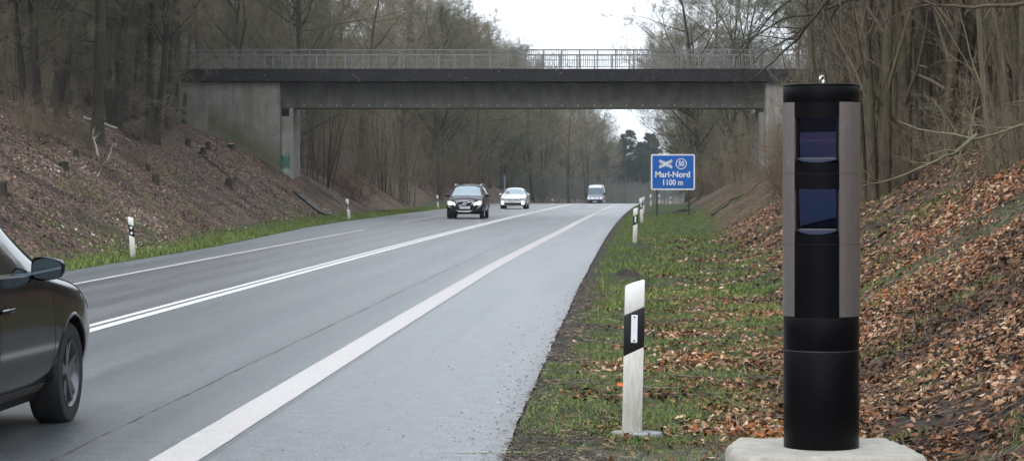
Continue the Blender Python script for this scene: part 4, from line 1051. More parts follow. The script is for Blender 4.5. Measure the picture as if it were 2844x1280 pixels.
M['plate_blue'] = smat('plate_blue', (.02, .08, .45), .4)
M['ink'] = smat('plate_ink', (.02, .02, .02), .6)
M['orange'] = smat('indicator_orange', (.5, .12, .02), .3)

def loft(keys, ncr=0.0):
    V = []; 
    for (x, zb, wb, zm, wm, zs, ws, zt, wt, cr) in keys:
        h = [(0, zb), (wb*.8, zb), (wb, zb+.04), (wm, zm-.08), (wm+.004, zm+.12), ((wm+ws)/2+.012, zs-.06), (ws, zs), (ws*.45+wt*.55+.012, zs*.45+zt*.55), (wt+.02, zt-.045), (wt*.88, zt), (wt*.4, zt+cr*.8), (0, zt+cr)]
        V.append([(x, y, z) for y, z in h]+[(x, -y, z) for y, z in h[1:-1]][::-1])
    return V
def car_shell(name, keys, mt, parent, arches, R_a, sub=2):
    rows = loft(keys); n = len(rows[0]); bm = bmesh.new()
    vs_ = [[bm.verts.new(p) for p in r] for r in rows]
    for a, b in zip(vs_[:-1], vs_[1:]):
        for i in range(n): bm.faces.new((a[i], a[(i+1) % n], b[(i+1) % n], b[i]))
    bm.faces.new(vs_[0][::-1]); bm.faces.new(vs_[-1])
    bmesh.ops.recalc_face_normals(bm, faces=bm.faces)
    me = bpy.data.meshes.new(name); bm.to_mesh(me); bm.free(); me.materials.append(mt)
    o = bpy.data.objects.new(name, me); COL.objects.link(o)
    s = o.modifiers.new('s', 'SUBSURF'); s.levels = sub; s.render_levels = sub
    dg = bpy.context.evaluated_depsgraph_get(); dg.update(); sm = bpy.data.meshes.new_from_object(o.evaluated_get(dg))
    bm = bmesh.new(); bm.from_mesh(sm); bvh = BVHTree.FromBMesh(bm); bm.free()
    if arches:
        cut = MB()
        for ax in arches:
            for s_ in (-1, 1): cut.cyl((ax, s_*.55, R_a+.0-.02), (ax, s_*1.3, R_a-.02), R_a+.045, n=40)
        c = cut.build('cut', M['trim']); o.modifiers.clear(); o.data = sm
        b = o.modifiers.new('b', 'BOOLEAN'); b.object = c; b.operation = 'DIFFERENCE'; b.solver = 'EXACT'
        dg = bpy.context.evaluated_depsgraph_get(); dg.update(); fin = bpy.data.meshes.new_from_object(o.evaluated_get(dg))
        bpy.data.objects.remove(c); o.modifiers.clear(); o.data = fin
    else: o.modifiers.clear(); o.data = sm
    o.data.name = name; o.data.materials.clear(); o.data.materials.append(mt)
    bm = bmesh.new(); bm.from_mesh(o.data)
    for f in bm.faces: f.smooth = True
    for e in bm.edges:
        if len(e.link_faces) == 2 and e.calc_face_angle(0) > R(35): e.smooth = False
    bm.to_mesh(o.data); bm.free()
    o.parent = parent; return o, bvh
def cast(bvh, axis, a, b, sgn=1):
    if axis == 'y': o_, d = Vector((a, sgn*4, b)), Vector((0, -sgn, 0))
    elif axis == 'x': o_, d = Vector((6, a, b)), Vector((-1, 0, 0))
    else: o_, d = Vector((a, b, 6)), Vector((0, 0, -1))
    h = bvh.ray_cast(o_, d); return h
def patch(name, bvh, axis, lo, hi, mt, parent, sgn=1, off=.006, rows=5, cols=14, depth=.012, label=None):
    """sheet following the shell between two outlines given in the two other axes"""
    def samp(pl, n):
        pl = [Vector(p) for p in pl]; ls = [0]
        for a, b in zip(pl[:-1], pl[1:]): ls.append(ls[-1]+(b-a).length)
        out = []
        for i in range(n):
            s = ls[-1]*i/(n-1); k = max(j for j in range(len(ls)-1) if ls[j] <= s+1e-9); q = (s-ls[k])/max(ls[k+1]-ls[k], 1e-9); out.append(pl[k].lerp(pl[k+1], min(q, 1)))
        return out
    A, B = samp(lo, cols), samp(hi, cols); V = []; last = None; nd = {'y': Vector((0, sgn, 0)), 'x': Vector((1, 0, 0)), 'z': Vector((0, 0, 1))}[axis]
    for r in range(rows):
        for i in range(cols):
            p = A[i].lerp(B[i], r/(rows-1)); h = cast(bvh, axis, p.x, p.y, sgn)
            if h[0] is None: q = (last.copy() if last is not None else Vector((0, 0, 0)))
            else: nn = h[1]; nn = nn if nn.dot(nd) > 0 else -nn; q = h[0]+nn*off
            last = q; V.append(q)
    I = np.arange(rows*cols).reshape(rows, cols)
    F = np.stack([I[:-1, :-1], I[:-1, 1:], I[1:, 1:], I[1:, :-1]], -1).reshape(-1, 4).tolist()
    m = MB(); n = len(V); back = [v-nd*depth for v in V]; m.add(V+back, F)
    bd = list(I[0, :])+list(I[1:, -1])+list(I[-1, -2::-1])+list(I[-2:0:-1, 0])
    m.f += [(int(a), int(b), int(b)+n, int(a)+n) for a, b in zip(bd, bd[1:]+bd[:1])]
    o = m.build(name, mt, parent, smooth=True)
    if label: tag(o, label)
    return o
def line_on(name, bvh, axis, pts, rad, mt, parent, sgn=1, off=.0, n=5, res=24):
    pl = [Vector(p) for p in pts]; out = []
    for a, b in zip(pl[:-1], pl[1:]):
        k = max(2, int(res/len(pl)))
        for i in range(k): out.append(a.lerp(b, i/k))
    out.append(pl[-1]); P3 = []
    for p in out:
        h = cast(bvh, axis, p.x, p.y, sgn)
        if h[0] is not None: P3.append(h[0]+{'y': Vector((0, sgn*off, 0)), 'x': Vector((off, 0, 0)), 'z': Vector((0, 0, off))}[axis])
    return MB().tube(P3, rad, n).build(name, mt, parent, smooth=True)
def wheel(parent, x, y, r, wd, sgn, rimm, spokes=5, nm='wheel'):
    prof = [(r*.66, -wd/2+.01), (r*.72, -wd/2), (r*.93, -wd/2+.004), (r*.985, -wd/2+.03), (r, -wd/2+.06), (r, wd/2-.06), (r*.985, wd/2-.03), (r*.93, wd/2-.004), (r*.72, wd/2), (r*.66, wd/2-.01), (r*.64, wd/2-.03), (r*.64, -wd/2+.03), (r*.66, -wd/2+.01)]
    m = MB(); m.lathe(prof, 48, 'y'); o = m.build(nm, M['tyre'], parent, smooth=True); o.location = (x, y, r)
    m = MB(); f = sgn*wd/2
    # barrel + lip (axis y)
    m.lathe([(r*.655, f-sgn*.004), (r*.63, f-sgn*.012), (r*.60, f-sgn*.03), (r*.58, f-sgn*.14), (r*.655, f-sgn*.15)], 40, 'y')
    for k in range(spokes):
        a = TAU*k/spokes+.35; c, s = math.cos(a), math.sin(a)
        for dd in (-.17, .17):
            c2, s2 = math.cos(a+dd), math.sin(a+dd); hw = .017
            tx_, tz_ = -s2*hw, c2*hw; p0 = (c*r*.13, s*r*.13); p1 = (c2*r*.62, s2*r*.62); y0, y1 = f-sgn*.035, f-sgn*.018
            v = [(p0[0]-tx_*1.7, y0, p0[1]-tz_*1.7), (p0[0]+tx_*1.7, y0, p0[1]+tz_*1.7), (p1[0]+tx_, y1, p1[1]+tz_), (p1[0]-tx_, y1, p1[1]-tz_)]
            m.add(v+[(a_, b_-sgn*.03, c_) for a_, b_, c_ in v], [(0, 1, 2, 3), (7, 6, 5, 4), (0, 4, 5, 1), (1, 5, 6, 2), (2, 6, 7, 3), (3, 7, 4, 0)])
    m.cyl((0, f-sgn*.06, 0), (0, f-sgn*.022, 0), r*.17, r*.15, 20); m.build('rim', rimm, o, smooth=True)
    m = MB(); m.cyl((0, f-sgn*.11, 0), (0, f-sgn*.10, 0), r*.5, n=28); m.build('brake_disc', M['trim'], o)
    return o
def mirror(parent, x, y, z, sgn, mt, sx=.14, sy=.20, sz=.14, glass_back=True):
    m = MB(); rings = []; n = 16
    for i, (q, xx_) in enumerate(((.25, .13), (.7, .10), (.93, .05), (1, 0), (1, -.035), (.97, -.05))):
        for k in range(n):
            a = TAU*k/n; c, s = math.cos(a), math.sin(a); kk = (abs(c)**3.5+abs(s)**3.5)**(-1/3.5)
            yy = c*kk*q*sy/2; zz = s*kk*q*sz/2*(1-.18*(c*kk)*1.0)
            rings.append((x+xx_*sx/.14, y+sgn*(yy+sy/2), z+zz))
    m.add(rings, [(i*n+k, i*n+(k+1) % n, (i+1)*n+(k+1) % n, (i+1)*n+k) for i in range(5) for k in range(n)]+[tuple(range(n))])
    o = m.build('mirror', mt, parent, smooth=True)
    g = MB(); g.add([(x-.048*sx/.14, p[1]*.999+0, p[2]) for p in [( 0, y+sgn*((math.cos(TAU*k/n)*(abs(math.cos(TAU*k/n))**3.5+abs(math.sin(TAU*k/n))**3.5)**(-1/3.5))*.9*sy/2+sy/2), z+(math.sin(TAU*k/n)*(abs(math.cos(TAU*k/n))**3.5+abs(math.sin(TAU*k/n))**3.5)**(-1/3.5))*.88*sz/2) for k in range(n)]], [tuple(range(n))]); g.build('mirror_glass', M['mirror_glass'], o)
    a = MB(); a.add([(x+.05, y-sgn*.10, z-.11), (x-.03, y-sgn*.10, z-.11), (x-.03, y+sgn*.06, z-.045), (x+.05, y+sgn*.06, z-.045), (x+.05, y-sgn*.10, z-.07), (x-.03, y-sgn*.10, z-.07), (x-.03, y+sgn*.06, z-.01), (x+.05, y+sgn*.06, z-.01)],
            [(0, 3, 2, 1), (4, 5, 6, 7), (0, 1, 5, 4), (1, 2, 6, 5), (2, 3, 7, 6), (3, 0, 4, 7)]); a.build('mirror_arm', M['trim'], o, .01)
    return o
M['mirror_glass'] = smat('mirror_glass', (.07, .095, .11), .05, .9)
SUV = [(-2.31, .50, .60, .62, .80, .88, .76, 1.00, .62, .02), (-2.24, .36, .80, .60, .90, .95, .86, 1.28, .68, .02), (-2.02, .28, .84, .6, .93, 1.0, .90, 1.50, .66, .03), (-1.6, .25, .86, .6, .942, 1.03, .92, 1.59, .63, .04),
    (-.8, .23, .86, .6, .94, 1.05, .915, 1.63, .62, .04), (-.1, .23, .86, .6, .935, 1.05, .91, 1.63, .61, .04), (.25, .23, .86, .6, .935, 1.05, .91, 1.585, .62, .04), (.62, .23, .86, .6, .935, 1.045, .91, 1.37, .66, .04),
    (.98, .23, .86, .6, .938, 1.02, .90, 1.13, .74, .045), (1.15, .23, .86, .6, .942, 1.0, .90, 1.065, .76, .04), (1.5, .23, .86, .6, .945, .975, .89, 1.03, .74, .04), (1.9, .24, .85, .58, .93, .93, .86, .985, .70, .035),
    (2.12, .24, .81, .54, .885, .84, .81, .925, .63, .03), (2.26, .26, .74, .50, .80, .75, .73, .83, .56, .02), (2.31, .30, .66, .48, .70, .69, .65, .76, .50, .01)]
def headway(Y): return math.atan(2*7.06e-5*Y+.04587)
def road_car(name, label, o_off, Y, forward, tilt=0.0):
    """car origin on the road, +x of the car along its travel"""
    x = float(cx(Y))+o_off; a = headway(Y); rz = R(90)-a if forward else R(-90)-a
    e = empty(name, (x, Y, float(roadz(o_off, Y))), rz); tag(e, label, 'car'); return e
# --- near grey SUV, seen from behind on its right side
def near_suv():
    # front wheel (car x = 1.41) stands at Y = 15.9; its outer face at X = -2.97
    Yc = 15.9-1.41*math.cos(.055); e = road_car('parked_car', 'x', 0, Yc, True); e.name = 'grey_suv'
    tag(e, 'dark grey SUV driving away at the left picture edge, cut by the frame', 'car')
    Xs = -3.015; a = headway(Yc)+R(.6); e.rotation_euler.z = R(90)-a
    e.location.x = Xs-.94*math.cos(a)-1.41*math.sin(a)-0.0; e.location.z = -.02
    b, bvh = car_shell('body', SUV, M['grey_paint'], e, (-1.41, 1.41), .365)
    for x in (-1.41, 1.41):
        for s in (-1, 1):
            wheel(e, x, s*.815, .352, .225, s, M['rim'])
            m = MB(); m.lathe([(.30, s*.56), (.385, s*.57), (.398, s*.60), (.398, s*.90)], 30, 'y', (x, 0, .352), -.05, math.pi+.05); m.build('wheel_well', M['trim'], e)
            # arch lip
            pts = []
            for k in range(25):
                t_ = R(-14+208*k/24); px_, pz_ = x+.412*math.cos(t_), .345+.412*math.sin(t_); h = cast(bvh, 'y', px_, pz_, s)
                if h[0]: pts.append(h[0]+Vector((0, -s*.004, 0)))
            MB().tube(pts, .013, 6).build('arch_lip', M['grey_paint'], e, smooth=True)
    for s in (-1, 1):
        bel = [(-1.75, 1.13), (-.8, 1.095), (0, 1.082), (.55, 1.072), (.80, 1.072)]
        patch('side_window', bvh, 'y', [(-.30, 1.095), (.2, 1.085), (.80, 1.075)], [(-.30, 1.52), (.12, 1.53), (.36, 1.42), (.60, 1.27), (.78, 1.12), (.80, 1.078)][:5], M['car_glass'], e, s, .004, 6, 18)
        patch('side_window', bvh, 'y', [(-1.25, 1.11), (-.40, 1.095)], [(-1.2, 1.50), (-.40, 1.525)], M['car_glass'], e, s, .004, 5, 10)
        patch('side_window', bvh, 'y', [(-1.85, 1.15), (-1.35, 1.12)], [(-1.70, 1.40), (-1.32, 1.49)], M['car_glass'], e, s, .004, 5, 8)
        patch('pillar_glare_cover', bvh, 'y', [(.06, 1.565), (.38, 1.452), (.62, 1.312), (.85, 1.10)], [(.10, 1.605), (.45, 1.50), (.70, 1.365), (.99, 1.13)], M['trim'], e, s, .005, 4, 20)  # dark sheet added over the pillar to hide its bright sky reflection
        line_on('window_trim', bvh, 'y', [(-1.85, 1.128), (-.8, 1.085), (0, 1.072), (.80, 1.058)], .014, M['chrome_t'], e, s, .006)
        line_on('window_seal', bvh, 'y', [(-.28, 1.555), (.10, 1.56), (.38, 1.45), (.62, 1.305), (.84, 1.10)], .012, M['trim'], e, s, .0)
        for pts in ([(.96, .34), (.94, .60), (.90, .95), (.86, 1.03)], [(-.36, .36), (-.36, 1.06)], [(-1.1, .80), (-1.25, 1.06)], [(-1.02, .36), (.93, .345)]):
            line_on('panel_gap', bvh, 'y', pts, .0045, M['trim'], e, s, -.002, 4, 40)
        patch('sill_trim', bvh, 'y', [(-.96, .275), (.92, .275)], [(-.96, .335), (.92, .335)], M['trim_grey'], e, s, .012, 3, 20, .03)
        for hx in (-.24, -1.02):
            h = cast(bvh, 'y', hx, .862, s); y = h[0].y
            m = MB(); m.add([], []); q = [(hx-.115, y+s*.002, .86), (hx-.07, y+s*.030, .866), (hx+.04, y+s*.032, .870), (hx+.10, y+s*.002, .872)]
            m.tube(q, [.013, .015, .015, .013], 8); hd = m.build('handle', M['grey_paint'], e, smooth=True)
            m = MB(); m.tube([(a_, b_+s*.008, c_+.011) for a_, b_, c_ in q], .004, 6); m.build('handle_trim', M['chrome_t'], hd)
            m = MB(); m.lathe([(.0, y-s*.001), (.045, y+s*.0015), (.052, y+s*.0005)], 18, 'y', (hx-.01, 0, .852)); m.build('handle_cup', M['trim'], hd, smooth=True)
        mirror(e, .50, s*.90, 1.10, s, M['grey_paint'], .14, .215, .15)
        patch('headlight', bvh, 'y', [(1.98, .76), (2.16, .74)], [(1.93, .83), (2.12, .82)], M['lamp_off'], e, s, .004, 3, 8)
    patch('windscreen', bvh, 'z', [(.95, .66), (1.0, .0), (.95, -.66)], [(.30, .56), (.34, 0), (.30, -.56)], M['car_glass'], e, 1, .004, 6, 14)
    for s in (-1, 1): line_on('pillar_glare_strip', bvh, 'z', [(1.0, s*.735), (.62, s*.665), (.28, s*.60)], .024, M['trim'], e, 1, -.006, 8)  # dark strip added to cover the pale sky reflection on the pillar
    m = MB(); m.box(-2.0, 2.05, -.78, .78, .20, .30); m.build('underbody', M['trim'], e, .02)
    m = MB(); m.box(-1.5, 1.5, -.55, .55, .27, .5); m.build('subframe', M['trim'], e)
near_suv()
# --- oncoming black SUV
def oncoming(name, label, off, Y, keys, paintm, scale=1, kind='suv'):
    e = road_car(name, label, off, Y, False); e.scale = (scale, scale, scale)
    sup = .34 if kind == 'suv' else .32
    b, bvh = car_shell('body', keys, paintm, e, (-1.39, 1.39), sup+.01)
    for x in (-1.39, 1.39):
        for s in (-1, 1): wheel(e, x, s*(.80 if kind == 'suv' else .775), sup+.01, .235, s, M['rim_l'])
    m = MB(); m.box(-1.9, 1.9, -.70, .70, .22, .34); m.build('underbody', M['trim'], e, .02)
    return e, bvh
M['headlamp_glow'] = M['lamp_on']
BS = [(x, zb, wb, zm, wm, zs, ws, zt*1.02 if zt > 1.2 else zt+.03, wt, cr) for (x, zb, wb, zm, wm, zs, ws, zt, wt, cr) in SUV]
BS[11] = (1.9, .26, .85, .58, .925, .97, .87, 1.03, .70, .05); BS[12] = (2.12, .26, .83, .56, .90, .93, .84, .99, .66, .05); BS[13] = (2.27, .27, .80, .55, .86, .86, .79, .93, .60, .03); BS[14] = (2.31, .30, .76, .52, .80, .80, .74, .88, .56, .02)
e, bv = oncoming('black_suv', 'black oncoming SUV with lit headlights and silver roof rails, leading the oncoming lane', -1.93, 109, BS, M['black_paint'], .95)
patch('windscreen', bv, 'x', [(-.74, 1.11), (0, 1.14), (.74, 1.11)], [(-.60, 1.50), (-.35, 1.57), (0, 1.585), (.35, 1.57), (.60, 1.50)], M['screen_glass'], e, 1, .006, 7, 18)
patch('grille', bv, 'x', [(-.27, .62), (0, .60), (.27, .62)], [(-.40, .82), (0, .85), (.40, .82)], M['trim'], e, 1, .008, 4, 12)
line_on('grille_surround', bv, 'x', [(-.27, .61), (-.42, .83), (0, .865), (.42, .83), (.27, .61), (-.27, .60)], .014, M['chrome_t'], e, 1, .012)
line_on('hood_edge_reflection', bv, 'x', [(-.50, .885), (0, .935), (.50, .885)], .018, smat('lilac_reflection', (.45, .45, .52), .25, .6), e, 1, .008)  # painted reflection along the hood edge, a coloured line and no real part
line_on('grille_bar', bv, 'x', [(-.27, .64), (.26, .82)], .013, M['chrome_t'], e, 1, .022)
h = cast(bv, 'x', 0, .73); m = MB(); m.cyl((h[0].x+.006, 0, .73), (h[0].x+.035, 0, .73), .085, n=24); em = m.build('emblem', M['chrome_t'], e)
m = MB(); m.box(h[0].x+.036, h[0].x+.040, -.075, .075, .712, .748); m.build('emblem_band', M['plate_blue'], em)
for s in (-1, 1):
    patch('headlight', bv, 'x', [(s*.52, .68), (s*.72, .66), (s*.86, .70)], [(s*.54, .80), (s*.70, .86), (s*.84, .88)], M['lamp_soft'], e, 1, .008, 5, 10)
    h = cast(bv, 'x', s*.68, .755); m = MB(); m.lathe([(0, .03), (.05, .026), (.085, .012), (.092, -.03)], 20, 'z'); 
    lm = m.build('headlamp_bulb', M['lamp_on'], e, smooth=True); lm.rotation_euler = (0, R(90), 0); lm.location = (h[0].x+.005, s*.69, .755)
    patch('side_lamp', bv, 'x', [(s*.455, .66), (s*.50, .65)], [(s*.49, .80), (s*.545, .79)], M['lamp_on'], e, 1, .012, 4, 5)
    line_on('fog_trim', bv, 'x', [(s*.60, .44), (s*.64, .54), (s*.74, .60), (s*.82, .61)], .011, M['chrome_t'], e, 1, .008)
    mirror(e, .62, s*.90, 1.13, s, M['black_paint'], .14, .22, .15)
    m = MB(); m.tube([(-1.7, s*.64, 1.63), (-1.5, s*.655, 1.675), (.0, s*.645, 1.68), (.25, s*.635, 1.60)], .022, 8); m.build('roof_rail', M['chrome_t'], e, smooth=True)
    patch('side_window', bv, 'y', [(-1.7, 1.14), (.78, 1.10)], [(-1.5, 1.52), (.12, 1.55), (.62, 1.27), (.76, 1.13)], M['car_glass'], e, s, .004, 5, 16)
patch('roof_front', bv, 'z', [(.16, -.50), (.20, 0), (.16, .50)], [(-.3, -.52), (-.3, 0), (-.3, .52)], smat('sky_glossed_roof', (.03, .03, .035), .06, spec=1), e, 1, .004, 4, 10)
patch('lower_grille', bv, 'x', [(-.42, .40), (0, .38), (.42, .40)], [(-.40, .47), (.40, .47)], M['trim'], e, 1, .006, 3, 10)
line_on('skid_trim', bv, 'x', [(-.40, .47), (-.33, .37), (0, .355), (.33, .37), (.40, .47)], .018, M['chrome_t'], e, 1, .016)
def nplate(e, bv, z, txt, w_=.52, h_=.115, y0=0):
    h = cast(bv, 'x', 0, z); X = h[0].x+.02
    m = MB(); m.box(X-.02, X+.006, y0-w_/2, y0+w_/2, z-h_/2, z+h_/2); p = m.build('number_plate', M['plate'], e, .004)
    m = MB(); m.box(X+.0065, X+.009, y0-w_/2+.004, y0-w_/2+.05, z-h_/2+.006, z+h_/2-.006); m.build('plate_band', M['plate_blue'], p)
    tx_ = text(txt, .11, X+.0075, z, 'plate_text', M['ink'], p, y0+.02, .001, wid=.80, ext=.001, rot=(R(90), 0, R(90)))
nplate(e, bv, .54, 'RE ZK 543')
# --- oncoming white saloon
SAL = [(-2.36, .50, .55, .60, .74, .84, .70, .93, .58, .02), (-2.28, .32, .78, .58, .86, .90, .82, 1.00, .66, .02), (-1.9, .22, .82, .55, .90, .95, .87, 1.05, .70, .02), (-1.5, .20, .83, .55, .915, .96, .88, 1.16, .66, .03), (-1.0, .19, .83, .55, .915, .97, .885, 1.36, .58, .04),
    (-.4, .19, .83, .55, .91, .965, .88, 1.43, .57, .04), (.1, .19, .83, .55, .91, .955, .875, 1.40, .58, .04), (.5, .19, .83, .55, .91, .945, .875, 1.22, .62, .04), (.88, .19, .83, .55, .91, .92, .87, 1.01, .70, .04), (1.05, .19, .83, .55, .91, .90, .865, .955, .73, .04),
    (1.5, .20, .83, .54, .91, .86, .85, .90, .72, .04), (1.95, .21, .82, .50, .89, .80, .81, .83, .68, .04), (2.2, .22, .78, .47, .84, .73, .76, .76, .62, .03), (2.34, .23, .74, .44, .78, .66, .70, .70, .58, .02), (2.38, .26, .68, .42, .72, .62, .66, .66, .54, .01)]
e, bv = oncoming('white_car', 'white oncoming saloon car with lit fog lamps, following the black one', -2.3, 150, SAL, M['white_paint'], .94, 'sal')
patch('windscreen', bv, 'x', [(-.70, 1.0), (0, 1.03), (.70, 1.0)], [(-.53, 1.345), (0, 1.385), (.53, 1.345)], M['screen_glass'], e, 1, .006, 6, 16)
patch('grille', bv, 'x', [(-.44, .62), (0, .59), (.44, .62)], [(-.44, .68), (0, .68), (.44, .68)], smat('chrome_grille_bars', (.03, .034, .04), .5, .1, spec=.2), e, 1, .008, 3, 14)
h = cast(bv, 'x', 0, .64); m = MB(); m.lathe([(.045, 0), (.062, .012), (.079, .0)], 20, 'z'); em = m.build('emblem', M['chrome_t'], e); em.rotation_euler = (0, R(90), 0); em.location = (h[0].x+.01, 0, .64)
m = MB(); m.tube([(0, -.036, .047), (0, -.017, -.047), (0, 0, .0), (0, .017, -.047), (0, .036, .047)], .007, 5); v_ = m.build('emblem_mark', M['chrome_t'], em); v_.rotation_euler = (0, R(-90), 0); v_.location = (0, 0, .008)
for s in (-1, 1):
    patch('headlight', bv, 'x', [(s*.46, .615), (s*.78, .635)], [(s*.46, .69), (s*.78, .715)], M['lamp_off'], e, 1, .008, 3, 8)
    for zz in (.475, .365):
        h = cast(bv, 'x', s*.70, zz); m = MB(); m.lathe([(0, .02), (.06, .016), (.088, .0), (.088, -.02)], 18, 'z'); o_ = m.build('fog_lamp', M['lamp_on'], e, smooth=True); o_.rotation_euler = (0, R(90), 0); o_.location = (h[0].x+.01, s*.70, zz); o_.scale = (.5, .95, 1)
    mirror(e, .60, s*.87, .99, s, M['white_paint'], .13, .20, .13)
    patch('side_window', bv, 'y', [(-1.35, 1.0), (.72, .97)], [(-1.0, 1.30), (-.4, 1.37), (.1, 1.33), (.5, 1.15), (.7, 1.0)], M['car_glass'], e, s, .004, 5, 16)
patch('lower_grille', bv, 'x', [(-.58, .29), (0, .27), (.58, .29)], [(-.60, .42), (0, .40), (.60, .42)], M['trim'], e, 1, .008, 4, 14)
nplate(e, bv, .50, 'RE MA 217', .50, .11)
# --- far van
VAN = [(-2.6, .45, .86, .70, .93, 1.2, .93, 2.36, .80, .03), (-2.5, .36, .90, .70, .98, 1.2, .98, 2.44, .84, .04), (-1.2, .34, .90, .70, .99, 1.2, .985, 2.47, .84, .05), (.2, .34, .90, .70, .99, 1.2, .98, 2.46, .83, .05), (.75, .34, .90, .70, .985, 1.2, .965, 2.36, .80, .05),
    (1.15, .34, .90, .70, .98, 1.2, .95, 2.0, .78, .04), (1.65, .34, .89, .68, .97, 1.15, .93, 1.42, .80, .04), (1.85, .34, .88, .66, .96, 1.1, .91, 1.28, .80, .03), (2.3, .34, .86, .64, .93, .98, .87, 1.12, .74, .03), (2.5, .36, .82, .60, .88, .86, .82, .98, .68, .02), (2.56, .40, .76, .58, .80, .80, .76, .90, .62, .01)]
e = road_car('silver_van', 'silver and white van coming over the crest of the road', -1.35, 262, False); e['category'] = 'van'
b, bv = car_shell('body', VAN, M['silver_paint'], e, (-1.6, 1.65), .36)
for x in (-1.6, 1.65):
    for s in (-1, 1): wheel(e, x, s*.83, .345, .22, s, M['rim_l'])
patch('roof_panel', bv, 'z', [(.45, -.78), (.55, 0), (.45, .78)], [(-2.3, -.8), (-2.3, 0), (-2.3, .8)], M['white_paint'], e, 1, .006, 4, 10)
patch('roof_front', bv, 'x', [(-.76, 2.14), (0, 2.18), (.76, 2.14)], [(-.72, 2.36), (0, 2.42), (.72, 2.36)], M['white_paint'], e, 1, .008, 4, 10)
patch('windscreen', bv, 'x', [(-.80, 1.44), (0, 1.42), (.80, 1.44)], [(-.72, 2.08), (0, 2.14), (.72, 2.08)], smat('van_screen', (.10, .135, .16), .12, .4, .15, 2), e, 1, .008, 6, 14)
for s in (-1, 1):
    patch('grille', bv, 'x', [(s*.05, .92), (s*.38, .92)], [(s*.05, 1.05), (s*.44, 1.06)], M['plate'], e, 1, .01, 3, 6)
    patch('headlight', bv, 'x', [(s*.56, .86), (s*.80, .90)], [(s*.60, 1.06), (s*.80, 1.14)], M['lamp_soft'], e, 1, .01, 3, 6)
    mirror(e, 1.45, s*.97, 1.45, s, M['trim'], .14, .20, .30)
    patch('side_window', bv, 'y', [(.55, 1.42), (1.45, 1.42)], [(.55, 2.05), (.95, 2.05), (1.35, 1.6)], M['car_glass'], e, s, .005, 4, 8)
    patch('side_panel', bv, 'y', [(-2.3, 1.25), (.4, 1.25)], [(-2.3, 2.25), (.4, 2.25)], M['white_paint'], e, s, .005, 4, 10)
patch('bumper', bv, 'x', [(-.74, .46), (0, .44), (.74, .46)], [(-.76, .78), (0, .80), (.76, .78)], M['trim'], e, 1, .012, 3, 12)
nplate(e, bv, .60, 'RE KS 88', .50, .11)
# ---------------------------------------------------------------- leaf litter, grass, debris
def leaf_material(name, stops, rough=.7):
    m, t, b = mat(name); a = N(t, 'ShaderNodeAttribute', attribute_name='rnd').outputs['Fac']
    r = ramp(t, stops); L(t, a, r.inputs[0]); n = noise(t, geopos(t), 60, 3, .7); r2 = ramp(t, [(.3, (.75,)*3), (.7, (1.12,)*3)]); L(t, n, r2.inputs[0])
    L(t, mixc(t, 1, r.outputs[0], r2.outputs[0], 'MULTIPLY'), b.inputs['Base Color']); b.inputs['Roughness'].default_value = rough; b.inputs['Specular IOR Level'].default_value = .35
    return m
M['leafR'] = leaf_material('oak_leaf', [(0, (.022, .012, .008)), (.20, (.06, .030, .015)), (.38, (.14, .056, .022)), (.54, (.22, .10, .045)), (.70, (.31, .17, .09)), (.84, (.44, .29, .18)), (.94, (.56, .43, .32)), (.965, (.25, .075, .018)), (1, (.30, .09, .015))])
M['leafL'] = leaf_material('fallen_leaf', [(0, (.030, .019, .014)), (.35, (.090, .052, .034)), (.6, (.16, .095, .062)), (.8, (.24, .16, .115)), (.95, (.40, .30, .24)), (1, (.52, .43, .37))])
M['grass'] = leaf_material('grass_blade', [(0, (.040, .060, .012)), (.4, (.095, .145, .026)), (.68, (.165, .225, .045)), (.84, (.24, .28, .08)), (.92, (.22, .20, .10)), (1, (.28, .24, .14))], .55)
M['debris'] = leaf_material('debris', [(0, (.015, .012, .010)), (.5, (.05, .038, .028)), (.85, (.12, .09, .065)), (1, (.26, .20, .15))])
def frames(rng, X, Y, tilt):
    """random flat-ish orientation for each item lying on the ground"""
    e = .06; Z = groundz(X, Y); nx_ = (groundz(X+e, Y)-Z)/e; ny_ = (groundz(X, Y+e)-Z)/e
    nx_ = np.clip(nx_, -1.2, 1.2); ny_ = np.clip(ny_, -1.2, 1.2)
    n = np.stack([-nx_, -ny_, np.ones_like(nx_)], -1); n += rng.normal(size=n.shape)*tilt; n /= np.linalg.norm(n, axis=1, keepdims=True)
    r = rng.normal(size=n.shape); u_ = np.cross(n, r); u_ /= np.linalg.norm(u_, axis=1, keepdims=True); v_ = np.cross(n, u_)
    return Z, n, u_, v_
